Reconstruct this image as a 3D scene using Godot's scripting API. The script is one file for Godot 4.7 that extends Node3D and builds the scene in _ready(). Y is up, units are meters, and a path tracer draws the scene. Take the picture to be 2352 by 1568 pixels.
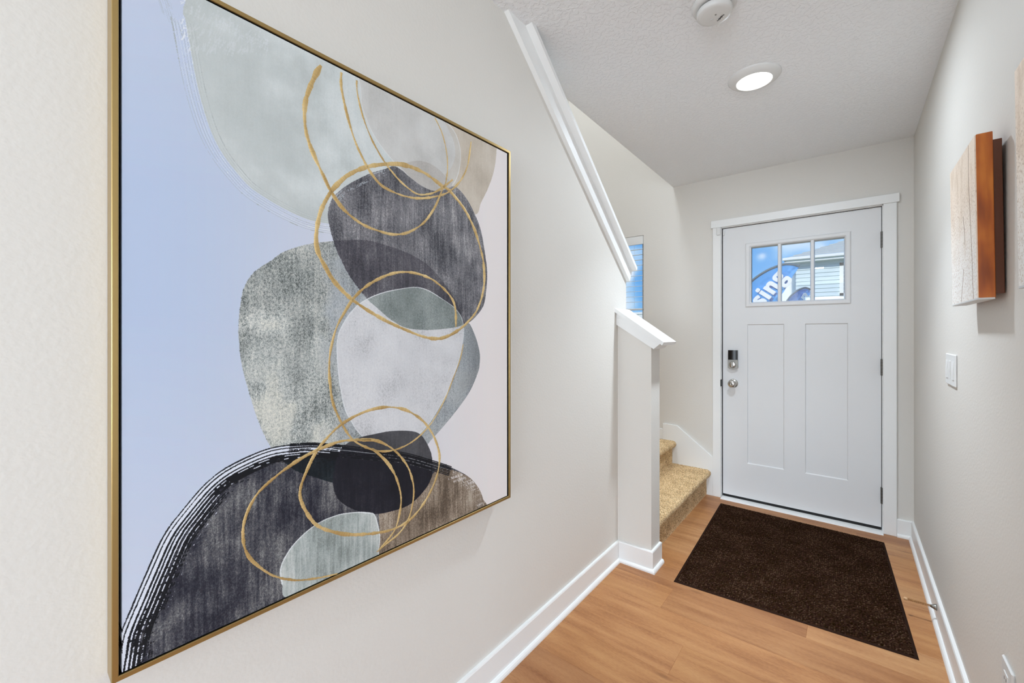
extends Node3D
# An entry hall: u runs across the hall (x), y up, d along the hall to the front door (-z).

const W_L := -1.0        # hall face of the left wall
const W_LB := -1.123     # its stairwell face
const W_R := 0.306       # right wall
const D_END := 3.516     # end wall with the front door
const CEIL := 2.44
const D_BACK := -5.6     # far wall of the living room behind the camera
const ART_W := 1400
const ART_H := 1672
const COOL_TINT := "#e5f2ff"  # cool colour shared by the lamps and the added fill lights
const L_LAMP := 0.86
const L_BACK := 16.5
const L_SIDE := 9.0
const L_HALL := 0.3
const L_STAIR := 4.7
const L_SPOT := 3.1
const STONE := {
	"stone_pale": [Vector2(125, 1929), Vector2(94, 1853), Vector2(96, 1823), Vector2(102, 1785), Vector2(109, 1740), Vector2(116, 1703), Vector2(126, 1664), Vector2(138, 1629), Vector2(154, 1599), Vector2(175, 1573), Vector2(202, 1547), Vector2(233, 1531), Vector2(270, 1517), Vector2(312, 1506), Vector2(351, 1504), Vector2(405, 1511), Vector2(475, 1541), Vector2(581, 1599), Vector2(705, 1664), Vector2(764, 1715), Vector2(789, 1783), Vector2(786, 1836), Vector2(757, 1871), Vector2(688, 1905), Vector2(539, 1913), Vector2(372, 1918), Vector2(239, 1922)],
	"beige": [Vector2(722, 1892), Vector2(793, 1893), Vector2(871, 1901), Vector2(950, 1896), Vector2(959, 1864), Vector2(945, 1796), Vector2(917, 1733), Vector2(883, 1677), Vector2(857, 1633), Vector2(757, 1640), Vector2(688, 1675), Vector2(757, 1760), Vector2(766, 1829)],
	"pale_light": [Vector2(434, 1897), Vector2(447, 1873), Vector2(451, 1845), Vector2(453, 1819), Vector2(469, 1782), Vector2(492, 1750), Vector2(523, 1723), Vector2(556, 1701), Vector2(588, 1682), Vector2(628, 1667), Vector2(680, 1664), Vector2(718, 1673), Vector2(760, 1705), Vector2(782, 1747), Vector2(791, 1804), Vector2(778, 1850), Vector2(749, 1877), Vector2(688, 1898), Vector2(539, 1907)],
	"dark": [Vector2(369, 1502), Vector2(366, 1523), Vector2(369, 1545), Vector2(377, 1567), Vector2(394, 1588), Vector2(416, 1609), Vector2(445, 1632), Vector2(481, 1657), Vector2(519, 1678), Vector2(546, 1694), Vector2(570, 1692), Vector2(591, 1683), Vector2(613, 1675), Vector2(645, 1666), Vector2(680, 1664), Vector2(722, 1676), Vector2(767, 1699), Vector2(816, 1675), Vector2(857, 1629), Vector2(883, 1584), Vector2(900, 1523), Vector2(913, 1452), Vector2(908, 1389), Vector2(896, 1342), Vector2(867, 1309), Vector2(835, 1286), Vector2(801, 1274), Vector2(764, 1266), Vector2(693, 1259), Vector2(639, 1258), Vector2(584, 1264), Vector2(535, 1286), Vector2(491, 1318), Vector2(466, 1337), Vector2(421, 1387), Vector2(396, 1429), Vector2(381, 1462)],
	"lens": [Vector2(568, 1703), Vector2(603, 1724), Vector2(637, 1737), Vector2(672, 1739), Vector2(701, 1733), Vector2(730, 1719), Vector2(757, 1701), Vector2(718, 1674), Vector2(680, 1664), Vector2(643, 1666), Vector2(607, 1677), Vector2(581, 1692)],
	"grey": [Vector2(244, 1004), Vector2(228, 1039), Vector2(215, 1076), Vector2(199, 1135), Vector2(187, 1189), Vector2(182, 1245), Vector2(183, 1283), Vector2(186, 1310), Vector2(191, 1338), Vector2(205, 1367), Vector2(223, 1386), Vector2(244, 1403), Vector2(265, 1422), Vector2(303, 1442), Vector2(342, 1456), Vector2(412, 1474), Vector2(470, 1483), Vector2(543, 1477), Vector2(604, 1466), Vector2(661, 1445), Vector2(718, 1403), Vector2(769, 1350), Vector2(806, 1287), Vector2(831, 1278), Vector2(859, 1234), Vector2(877, 1184), Vector2(877, 1149), Vector2(869, 1121), Vector2(831, 1062), Vector2(769, 1006), Vector2(710, 962), Vector2(665, 931), Vector2(625, 887), Vector2(539, 861), Vector2(451, 865), Vector2(381, 894), Vector2(336, 919), Vector2(292, 946), Vector2(261, 980)],
	"white": [Vector2(390, 1238), Vector2(399, 1262), Vector2(421, 1296), Vector2(452, 1325), Vector2(505, 1351), Vector2(563, 1367), Vector2(618, 1377), Vector2(661, 1372), Vector2(708, 1354), Vector2(764, 1327), Vector2(795, 1297), Vector2(804, 1262), Vector2(799, 1217), Vector2(778, 1150), Vector2(744, 1082), Vector2(696, 1020), Vector2(661, 984), Vector2(625, 961), Vector2(567, 950), Vector2(500, 964), Vector2(452, 993), Vector2(423, 1036), Vector2(407, 1070), Vector2(395, 1129), Vector2(390, 1173), Vector2(388, 1212)],
	"oval": [Vector2(399, 971), Vector2(410, 979), Vector2(439, 988), Vector2(490, 990), Vector2(543, 988), Vector2(603, 977), Vector2(636, 961), Vector2(661, 928), Vector2(677, 890), Vector2(678, 841), Vector2(673, 825), Vector2(653, 802), Vector2(600, 775), Vector2(533, 776), Vector2(483, 787), Vector2(436, 812), Vector2(397, 845), Vector2(381, 877), Vector2(379, 909), Vector2(385, 944)],
	"big": [Vector2(-5, 659), Vector2(0, 700), Vector2(6, 739), Vector2(23, 785), Vector2(40, 829), Vector2(64, 886), Vector2(93, 925), Vector2(129, 964), Vector2(168, 987), Vector2(230, 1004), Vector2(281, 1004), Vector2(336, 995), Vector2(405, 975), Vector2(487, 949), Vector2(581, 919), Vector2(673, 878), Vector2(753, 839), Vector2(827, 791), Vector2(863, 747), Vector2(877, 711), Vector2(881, 667), Vector2(539, 630), Vector2(265, 634), Vector2(78, 645)],
	"brown": [Vector2(504, 783), Vector2(546, 776), Vector2(600, 775), Vector2(653, 802), Vector2(673, 832), Vector2(705, 848), Vector2(753, 833), Vector2(827, 791), Vector2(871, 744), Vector2(892, 703), Vector2(898, 658), Vector2(672, 649), Vector2(497, 648), Vector2(499, 692), Vector2(505, 729)],
	"pebble": [Vector2(279, 672), Vector2(265, 707), Vector2(261, 738), Vector2(270, 762), Vector2(294, 788), Vector2(337, 810), Vector2(387, 815), Vector2(436, 806), Vector2(469, 794), Vector2(487, 784), Vector2(497, 757), Vector2(504, 718), Vector2(500, 689), Vector2(490, 662), Vector2(394, 661)],
}
const GOLD := [
	[5.6, 1.9, [Vector2(349, 1866), Vector2(333, 1830), Vector2(316, 1777), Vector2(312, 1736), Vector2(317, 1694), Vector2(335, 1650), Vector2(356, 1612), Vector2(374, 1581), Vector2(405, 1547), Vector2(451, 1522), Vector2(500, 1513), Vector2(546, 1512), Vector2(595, 1527), Vector2(648, 1565), Vector2(688, 1618), Vector2(713, 1669), Vector2(729, 1699), Vector2(737, 1747), Vector2(732, 1798), Vector2(715, 1844), Vector2(688, 1879)]],
	[3.7, 3.1, [Vector2(399, 1874), Vector2(399, 1838), Vector2(413, 1781), Vector2(433, 1725), Vector2(457, 1684), Vector2(475, 1660), Vector2(500, 1638), Vector2(526, 1628), Vector2(574, 1623), Vector2(625, 1628), Vector2(680, 1645), Vector2(739, 1674), Vector2(789, 1722), Vector2(821, 1780), Vector2(837, 1861)]],
	[1.9, 3.7, [Vector2(439, 1873), Vector2(441, 1841), Vector2(457, 1788), Vector2(481, 1742), Vector2(513, 1702), Vector2(546, 1674), Vector2(581, 1653), Vector2(625, 1640), Vector2(672, 1653), Vector2(713, 1679), Vector2(757, 1717)]],
	[5.6, 5.0, [Vector2(718, 1686), Vector2(651, 1706), Vector2(582, 1708), Vector2(525, 1693), Vector2(469, 1669), Vector2(419, 1635), Vector2(390, 1604), Vector2(372, 1579), Vector2(352, 1539), Vector2(342, 1502), Vector2(338, 1464), Vector2(343, 1433), Vector2(359, 1404), Vector2(381, 1371), Vector2(421, 1335), Vector2(470, 1306), Vector2(525, 1280), Vector2(584, 1258), Vector2(648, 1238), Vector2(708, 1233), Vector2(767, 1251), Vector2(821, 1283), Vector2(867, 1328), Vector2(896, 1400), Vector2(896, 1474), Vector2(879, 1529), Vector2(849, 1589), Vector2(806, 1640), Vector2(748, 1679), Vector2(718, 1686)]],
	[4.3, 1.9, [Vector2(771, 1268), Vector2(769, 1323), Vector2(748, 1361), Vector2(693, 1398), Vector2(639, 1414), Vector2(584, 1416), Vector2(531, 1403), Vector2(476, 1374), Vector2(435, 1339), Vector2(409, 1302), Vector2(387, 1262), Vector2(373, 1212), Vector2(369, 1172), Vector2(371, 1131), Vector2(378, 1084), Vector2(398, 1036), Vector2(423, 994), Vector2(455, 967), Vector2(506, 942), Vector2(563, 937), Vector2(622, 953), Vector2(678, 991), Vector2(725, 1049), Vector2(758, 1107), Vector2(789, 1168), Vector2(802, 1214)]],
	[3.7, 3.7, [Vector2(402, 1031), Vector2(438, 1045), Vector2(483, 1054), Vector2(533, 1053), Vector2(585, 1038), Vector2(633, 1008), Vector2(662, 979), Vector2(688, 939), Vector2(705, 890), Vector2(701, 846), Vector2(683, 806), Vector2(648, 764), Vector2(600, 733), Vector2(546, 726), Vector2(491, 735), Vector2(429, 754), Vector2(387, 774), Vector2(343, 805), Vector2(318, 842), Vector2(303, 881), Vector2(304, 907), Vector2(315, 935), Vector2(331, 966), Vector2(350, 991), Vector2(381, 1018), Vector2(402, 1031)]],
	[2.5, 4.3, [Vector2(502, 688), Vector2(546, 718), Vector2(563, 753), Vector2(570, 800), Vector2(558, 851), Vector2(533, 899), Vector2(500, 937), Vector2(481, 954)]],
	[4.3, 1.9, [Vector2(478, 977), Vector2(436, 985), Vector2(398, 989), Vector2(348, 982), Vector2(299, 967), Vector2(250, 942), Vector2(214, 914), Vector2(193, 872), Vector2(190, 832), Vector2(198, 798), Vector2(218, 766), Vector2(250, 731), Vector2(292, 704), Vector2(336, 688), Vector2(389, 675)]],
	[3.7, 2.5, [Vector2(436, 985), Vector2(491, 973), Vector2(541, 942), Vector2(577, 903), Vector2(600, 863), Vector2(612, 814), Vector2(607, 769), Vector2(591, 732), Vector2(563, 708), Vector2(521, 694), Vector2(495, 685)]],
]


var M := {}
var base_at := {}
var rng := RandomNumberGenerator.new()


func _ready() -> void:
	rng.seed = 7
	# ---- camera
	var f := 969.46
	var cam := Camera3D.new()
	cam.name = "camera"
	cam.projection = Camera3D.PROJECTION_FRUSTUM
	cam.keep_aspect = Camera3D.KEEP_HEIGHT
	cam.near = 0.02
	cam.far = 300.0
	cam.size = cam.near * 1568.0 / f
	cam.frustum_offset = Vector2(0.0, -18.65 / f * cam.near)
	add_child(cam)
	cam.position = Vector3(0, 1.2479, 0)
	cam.rotation.y = deg_to_rad(38.627)
	cam.current = true
	# ---- sky and exposure
	var env := Environment.new()
	env.background_mode = Environment.BG_SKY
	env.sky = Sky.new()
	env.sky.sky_material = make_sky()
	env.background_energy_multiplier = 1.0
	env.tonemap_mode = Environment.TONE_MAPPER_LINEAR
	env.tonemap_exposure = 1.27
	env.sdfgi_enabled = true
	env.ssao_enabled = true
	env.ssil_enabled = true
	var we := WorldEnvironment.new()
	we.name = "world_environment"
	we.environment = env
	add_child(we)
	# ---- sun on the street side, from the left and behind the house
	var sun := DirectionalLight3D.new()
	sun.name = "sun"
	sun.light_energy = 0.8
	sun.light_color = Color(1.0, 0.97, 0.92)
	sun.light_angular_distance = 0.6
	sun.shadow_enabled = true
	sun.sky_mode = DirectionalLight3D.SKY_MODE_LIGHT_ONLY
	add_child(sun)
	sun.look_at_from_position(Vector3(-4, 6, 9), Vector3.ZERO)
	# ---- fill lights added at unseen windows behind the camera, stronger than the sky
	var cool_tint := Color(COOL_TINT)
	area("back_fill_light", V(0.7, 1.16, D_BACK + 0.02), Vector3(0, 0, -1), Vector2(3.1, 1.95), L_BACK, cool_tint)
	area("side_fill_light", V(3.28, 1.16, -2.6), Vector3(-1, 0, 0), Vector2(3.1, 1.95), L_SIDE, cool_tint)
	# ---- added fill light at an unseen panel high over the stairs
	area("stair_fill_light", V(-1.61, 5.25, 1.3), Vector3.DOWN, Vector2(0.6, 2.0), L_STAIR, cool_tint)

	make_materials()
	build_shell()
	build_trims()
	build_door()
	build_stairs()
	build_window()
	build_painting()
	build_panels()
	build_fittings()
	build_mat()
	build_outside()


# ------------------------------------------------------------------ helpers
func V(u: float, y: float, d: float) -> Vector3:
	return Vector3(u, y, -d)


func area(called: String, at: Vector3, towards: Vector3, size: Vector2, energy: float, color: Color) -> void:
	var l := AreaLight3D.new()
	l.name = called
	l.area_size = size
	l.light_energy = energy
	l.light_color = color
	l.area_range = 20.0
	l.area_attenuation = 2.0
	l.shadow_enabled = true
	add_child(l)
	var up := Vector3.UP if absf(towards.y) < 0.9 else Vector3.FORWARD
	l.look_at_from_position(at, at + towards, up)


func spot(called: String, at: Vector3, radius: float, energy: float, color: Color) -> void:
	var l := SpotLight3D.new()
	l.name = called
	l.spot_angle = 48.0
	l.spot_angle_attenuation = 1.0
	l.spot_range = 20.0
	l.spot_attenuation = 2.0
	l.light_size = radius
	l.light_energy = energy
	l.light_color = color
	l.shadow_enabled = true
	add_child(l)
	l.look_at_from_position(at, at + Vector3.DOWN, Vector3.FORWARD)


func mesh_tool() -> SurfaceTool:
	var st := SurfaceTool.new()
	st.begin(Mesh.PRIMITIVE_TRIANGLES)
	return st


func tri(st: SurfaceTool, a: Vector3, b: Vector3, c: Vector3, hint: Vector3) -> void:
	var n := (b - a).cross(c - a)
	if n.length_squared() < 1e-16:
		return
	n = n.normalized()
	if n.dot(hint) > 0.0:
		var t := b
		b = c
		c = t
	else:
		n = -n
	for p in [a, b, c]:
		st.set_normal(n)
		st.set_uv(Vector2(p.x, p.y))
		st.add_vertex(p)


func quad(st: SurfaceTool, a: Vector3, b: Vector3, c: Vector3, d: Vector3, hint: Vector3) -> void:
	tri(st, a, b, c, hint)
	tri(st, a, c, d, hint)


# a box between two corners with chamfered edges
func bx(st: SurfaceTool, p: Vector3, q: Vector3, c := 0.0) -> void:
	var lo := Vector3(minf(p.x, q.x), minf(p.y, q.y), minf(p.z, q.z))
	var hi := Vector3(maxf(p.x, q.x), maxf(p.y, q.y), maxf(p.z, q.z))
	var mid := (lo + hi) / 2.0
	var h := (hi - lo) / 2.0
	c = minf(c, minf(h.x, minf(h.y, h.z)) * 0.9)
	var at := func(s: Vector3, axis: int) -> Vector3:
		var v := mid
		for k in 3:
			v[k] += s[k] * (h[k] if k == axis else h[k] - c)
		return v
	for axis in 3:
		var i := (axis + 1) % 3
		var j := (axis + 2) % 3
		for s in [-1.0, 1.0]:
			var r := []
			for k in [[-1.0, -1.0], [1.0, -1.0], [1.0, 1.0], [-1.0, 1.0]]:
				var v := Vector3.ZERO
				v[axis] = s
				v[i] = k[0]
				v[j] = k[1]
				r.append(at.call(v, axis))
			var n := Vector3.ZERO
			n[axis] = s
			quad(st, r[0], r[1], r[2], r[3], n)
	if c <= 0.0:
		return
	for axis in 3:  # edges along this axis
		var i := (axis + 1) % 3
		var j := (axis + 2) % 3
		for si in [-1.0, 1.0]:
			for sj in [-1.0, 1.0]:
				var e0 := Vector3.ZERO
				e0[i] = si
				e0[j] = sj
				e0[axis] = -1.0
				var e1 := e0
				e1[axis] = 1.0
				var n := e0
				n[axis] = 0.0
				quad(st, at.call(e0, i), at.call(e1, i), at.call(e1, j), at.call(e0, j), n)
	for sx in [-1.0, 1.0]:
		for sy in [-1.0, 1.0]:
			for sz in [-1.0, 1.0]:
				var s := Vector3(sx, sy, sz)
				tri(st, at.call(s, 0), at.call(s, 1), at.call(s, 2), s)


# box given in hall coordinates
func hb(st: SurfaceTool, u0: float, u1: float, y0: float, y1: float, d0: float, d1: float, c := 0.0) -> void:
	bx(st, V(u0, y0, d0), V(u1, y1, d1), c)


# a polygon swept straight between t0 and t1; map turns (Vector2, t) into a point
func prism(st: SurfaceTool, poly: PackedVector2Array, map: Callable, t0: float, t1: float) -> void:
	for i in poly.size():
		var a := poly[i]
		var b := poly[(i + 1) % poly.size()]
		var e := (b - a).normalized()
		var m := (a + b) / 2.0
		var out := Vector2(e.y, -e.x)
		if Geometry2D.is_point_in_polygon(m + out * 0.0002, poly):
			out = -out
		var tm := (t0 + t1) / 2.0
		var hint: Vector3 = map.call(m + out * 0.001, tm) - map.call(m, tm)
		quad(st, map.call(a, t0), map.call(b, t0), map.call(b, t1), map.call(a, t1), hint)
	var idx := Geometry2D.triangulate_polygon(poly)
	var along: Vector3 = map.call(poly[0], t1) - map.call(poly[0], t0)
	for k in range(0, idx.size(), 3):
		tri(st, map.call(poly[idx[k]], t0), map.call(poly[idx[k + 1]], t0), map.call(poly[idx[k + 2]], t0), -along)
		tri(st, map.call(poly[idx[k]], t1), map.call(poly[idx[k + 1]], t1), map.call(poly[idx[k + 2]], t1), along)


# a moulding profile (out from the wall, y) run along points (u, d), mitred; side +1: the room lies to the right of the way
func moulding(st: SurfaceTool, path: Array, prof: Array, side: float, y0 := 0.0) -> void:
	var ns := []
	for i in path.size() - 1:
		var e: Vector2 = (path[i + 1] - path[i]).normalized()
		ns.append(Vector2(e.y, -e.x) * side)
	var at := func(i: int, p: Vector2) -> Vector3:
		var m: Vector2
		if i == 0:
			m = ns[0]
		elif i == path.size() - 1:
			m = ns[i - 1]
		else:
			m = (ns[i - 1] + ns[i]) / (1.0 + ns[i - 1].dot(ns[i]))
		var q: Vector2 = path[i] + m * p.x
		return V(q.x, y0 + p.y, q.y)
	var mid := Vector2.ZERO
	for p in prof:
		mid += p / prof.size()
	for i in path.size() - 1:
		for k in prof.size() - 1:
			var a: Vector2 = prof[k]
			var b: Vector2 = prof[k + 1]
			var e := (b - a).normalized()
			var o := Vector2(e.y, -e.x)
			if o.dot((a + b) / 2.0 - mid) < 0.0:
				o = -o
			var hint := V(ns[i].x * o.x, o.y, ns[i].y * o.x)
			quad(st, at.call(i, a), at.call(i + 1, a), at.call(i + 1, b), at.call(i, b), hint)
	var flat := PackedVector2Array(prof)
	var idx := Geometry2D.triangulate_polygon(flat)
	for k in range(0, idx.size(), 3):
		var a: Vector2 = path[0] - path[1]
		tri(st, at.call(0, flat[idx[k]]), at.call(0, flat[idx[k + 1]]), at.call(0, flat[idx[k + 2]]), V(a.x, 0, a.y))
		var z := path.size() - 1
		var b: Vector2 = path[z] - path[z - 1]
		tri(st, at.call(z, flat[idx[k]]), at.call(z, flat[idx[k + 1]]), at.call(z, flat[idx[k + 2]]), V(b.x, 0, b.y))


# smooth quads: rows of points with normals
func skin(st: SurfaceTool, pts: Array, nor: Array, uvs: Array = [], colors: Array = []) -> void:
	for i in pts.size() - 1:
		var n: int = pts[i].size()
		for j in n - 1:
			var ids := [[i, j], [i + 1, j], [i + 1, j + 1], [i, j + 1]]
			for t in [[0, 1, 2], [0, 2, 3]]:
				var a: Vector3 = pts[ids[t[0]][0]][ids[t[0]][1]]
				var b: Vector3 = pts[ids[t[1]][0]][ids[t[1]][1]]
				var c: Vector3 = pts[ids[t[2]][0]][ids[t[2]][1]]
				var nn := (b - a).cross(c - a)
				if nn.length_squared() < 1e-18:
					continue
				var k: Array = t.duplicate()
				if nn.dot(nor[ids[t[0]][0]][ids[t[0]][1]] + nor[ids[t[1]][0]][ids[t[1]][1]] + nor[ids[t[2]][0]][ids[t[2]][1]]) > 0.0:
					k = [t[0], t[2], t[1]]
				for q in k:
					var r: Array = ids[q]
					st.set_normal(nor[r[0]][r[1]])
					st.set_uv(uvs[r[0]][r[1]] if uvs.size() else Vector2.ZERO)
					if colors.size():
						st.set_color(colors[r[0]][r[1]])
					st.add_vertex(pts[r[0]][r[1]])


# profile of (radius, height) turned round an axis; sharp where the profile repeats a point
func lathe(st: SurfaceTool, prof: Array, at: Vector3, axis: Vector3, seg := 48) -> void:
	axis = axis.normalized()
	var x := axis.cross(Vector3(0.31, 0.87, 0.21)).normalized()
	var z := axis.cross(x)
	for k in prof.size() - 1:
		var a: Vector2 = prof[k]
		var b: Vector2 = prof[k + 1]
		if a.distance_to(b) < 1e-6:
			continue
		var e := (b - a).normalized()
		var n := Vector2(e.y, -e.x)
		var na := n
		var nb := n
		if k > 0 and prof[k - 1].distance_to(a) > 1e-6:
			var g: Vector2 = (a - prof[k - 1]).normalized()
			na = (n + Vector2(g.y, -g.x)).normalized()
		if k + 2 < prof.size() and prof[k + 2].distance_to(b) > 1e-6:
			var g: Vector2 = (prof[k + 2] - b).normalized()
			nb = (n + Vector2(g.y, -g.x)).normalized()
		var pts := [[], []]
		var nor := [[], []]
		for s in seg + 1:
			var ang := TAU * s / seg
			var r := x * cos(ang) + z * sin(ang)
			pts[0].append(at + r * a.x + axis * a.y)
			pts[1].append(at + r * b.x + axis * b.y)
			nor[0].append((r * na.x + axis * na.y).normalized())
			nor[1].append((r * nb.x + axis * nb.y).normalized())
		skin(st, pts, nor)


func tube(st: SurfaceTool, path: Array, radius: float, seg := 8) -> void:
	var pts := []
	var nor := []
	for i in path.size():
		var t: Vector3 = (path[mini(i + 1, path.size() - 1)] - path[maxi(i - 1, 0)]).normalized()
		var x := t.cross(Vector3(0.21, 0.4, 0.89)).normalized()
		var y := t.cross(x)
		var a := []
		var b := []
		for s in seg + 1:
			var g := TAU * s / seg
			var r := x * cos(g) + y * sin(g)
			a.append(path[i] + r * radius)
			b.append(r)
		pts.append(a)
		nor.append(b)
	skin(st, pts, nor)


func obj(called: String, st, mat: Material, parent: Node = self) -> MeshInstance3D:
	var o := MeshInstance3D.new()
	o.name = called
	o.mesh = st.commit() if st is SurfaceTool else st
	o.material_override = mat
	parent.add_child(o, true)
	if base_at.has(parent):
		o.position = -base_at[parent]
	return o


func tag(o: Node, label: String, category: String, group := "", kind := "") -> void:
	o.set_meta("label", label)
	o.set_meta("category", category)
	if group:
		o.set_meta("group", group)
	if kind:
		o.set_meta("kind", kind)


func thing(called: String, label: String, category: String, at := Vector3.ZERO, group := "", kind := "") -> Node3D:
	var o := Node3D.new()
	o.name = called
	add_child(o, true)
	o.position = at
	base_at[o] = at
	tag(o, label, category, group, kind)
	return o


func struct(called: String, st, mat: Material, label: String, category: String) -> MeshInstance3D:
	var o := obj(called, st, mat)
	tag(o, label, category, "", "structure")
	return o


func catmull(p: Array, closed: bool, steps: int) -> PackedVector2Array:
	var out := PackedVector2Array()
	var n := p.size()
	for i in (n if closed else n - 1):
		var a: Vector2 = p[(i - 1 + n) % n] if closed else p[maxi(i - 1, 0)]
		var b: Vector2 = p[i]
		var c: Vector2 = p[(i + 1) % n]
		var d: Vector2 = p[(i + 2) % n] if closed else p[mini(i + 2, n - 1)]
		for k in steps:
			out.append(b.cubic_interpolate(c, a, d, float(k) / steps))
	if not closed:
		out.append(p[n - 1])
	return out


# ------------------------------------------------------------------ materials
func noise(freq: float, octaves := 4, s := 1, kind := FastNoiseLite.TYPE_SIMPLEX_SMOOTH) -> FastNoiseLite:
	var n := FastNoiseLite.new()
	n.seed = s
	n.frequency = freq
	n.noise_type = kind
	n.fractal_octaves = octaves
	return n


# grey noise picture, stretched
func grey(w: int, h: int, freq: float, stretch_x := 1.0, stretch_y := 1.0, octaves := 4, s := 1) -> Image:
	var im := noise(freq, octaves, s).get_seamless_image(maxi(int(w / stretch_x), 4), maxi(int(h / stretch_y), 4), false, false, 0.15, true)
	im.convert(Image.FORMAT_L8)
	if im.get_width() != w or im.get_height() != h:
		im.resize(w, h, Image.INTERPOLATE_CUBIC)
	return im


func tex(im: Image) -> ImageTexture:
	return ImageTexture.create_from_image(im)


func mat(color: Color, rough := 0.5, metal := 0.0, spec := 0.5) -> StandardMaterial3D:
	var m := StandardMaterial3D.new()
	m.albedo_color = color
	m.roughness = rough
	m.metallic = metal
	m.metallic_specular = spec
	return m


func relief(m: StandardMaterial3D, t: Texture2D, cm: float, per_metre: float) -> StandardMaterial3D:
	m.heightmap_enabled = true
	m.heightmap_texture = t
	m.heightmap_scale = cm
	m.uv1_triplanar = true
	m.uv1_world_triplanar = true
	m.uv1_scale = Vector3.ONE * per_metre
	return m


func C(r: float, g: float, b: float) -> Color:
	return Color(r / 255.0, g / 255.0, b / 255.0)


func ramp(im: Image, stops: Array) -> Image:
	var g := Gradient.new()
	g.offsets = PackedFloat32Array(stops.map(func(s): return s[0]))
	g.colors = PackedColorArray(stops.map(func(s): return s[1]))
	var lut := PackedByteArray()
	for i in 256:
		var c := g.sample(i / 255.0)
		lut.append_array([c.r8, c.g8, c.b8])
	var src := im.get_data()
	var dst := PackedByteArray()
	dst.resize(src.size() * 3)
	for i in src.size():
		var k := src[i] * 3
		dst[i * 3] = lut[k]
		dst[i * 3 + 1] = lut[k + 1]
		dst[i * 3 + 2] = lut[k + 2]
	return Image.create_from_data(im.get_width(), im.get_height(), false, Image.FORMAT_RGB8, dst)


# two grey pictures mixed
func mixed(a: Image, b: Image, share: float) -> Image:
	var x := a.get_data()
	var y := b.get_data()
	for i in x.size():
		x[i] = int(x[i] * (1.0 - share) + y[i] * share)
	return Image.create_from_data(a.get_width(), a.get_height(), false, Image.FORMAT_L8, x)


func make_sky() -> PanoramaSkyMaterial:
	var w := 1024
	var h := 512
	var n := noise(0.9, 5, 21)
	var im := Image.create(w, h, false, Image.FORMAT_RGB8)
	var puffs := []
	for p in [[-0.40, 0.142, 0.905, 0.05], [-0.42, 0.06, 0.9, 0.07], [-0.1411, 0.1567, 0.9775, 0.010], [-0.0421, 0.1595, 0.9864, 0.013], [-0.62, 0.2, 0.75, 0.06], [0.3, 0.25, 0.92, 0.05], [0.6, 0.3, 0.74, 0.07], [-0.25, 0.42, 0.87, 0.06], [-0.8, 0.25, 0.3, 0.07], [0.9, 0.2, -0.2, 0.06], [0.1, 0.3, -0.95, 0.06], [-0.7, 0.3, -0.6, 0.07]]:
		puffs.append([Vector3(p[0], p[1], -p[2]).normalized(), p[3], 0.9 / p[3]])
	for y in h:
		var el := PI / 2 - PI * (y + 0.5) / h
		for x in w:
			var az := TAU * x / w
			var dir := Vector3(cos(el) * sin(az), sin(el), -cos(el) * cos(az))
			var k := pow(clampf(1.0 - maxf(dir.y, 0.0), 0.0, 1.0), 3.0)
			var c := C(62, 134, 212).lerp(C(104, 174, 232), k)
			var q := dir / (maxf(dir.y, 0.0) + 0.28)
			var cl := 0.75 * smoothstep(0.2, 0.55, n.get_noise_3d(q.x * 1.5 + 3.1, q.y * 1.5, q.z * 1.5 + 0.4))
			for p in puffs:
				var away: float = acos(clampf(dir.dot(p[0]), -1.0, 1.0)) / p[1]
				if away < 1.6:
					cl = maxf(cl, smoothstep(0.15, 0.75, 1.0 - away + 0.7 * n.get_noise_3dv(dir * p[2])))
			c = c.lerp(C(236, 240, 246), cl * 0.9)
			if dir.y < 0.0:
				c = C(150, 160, 150)
			im.set_pixel(x, y, c)
	var m := PanoramaSkyMaterial.new()
	m.panorama = tex(im)
	return m


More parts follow.
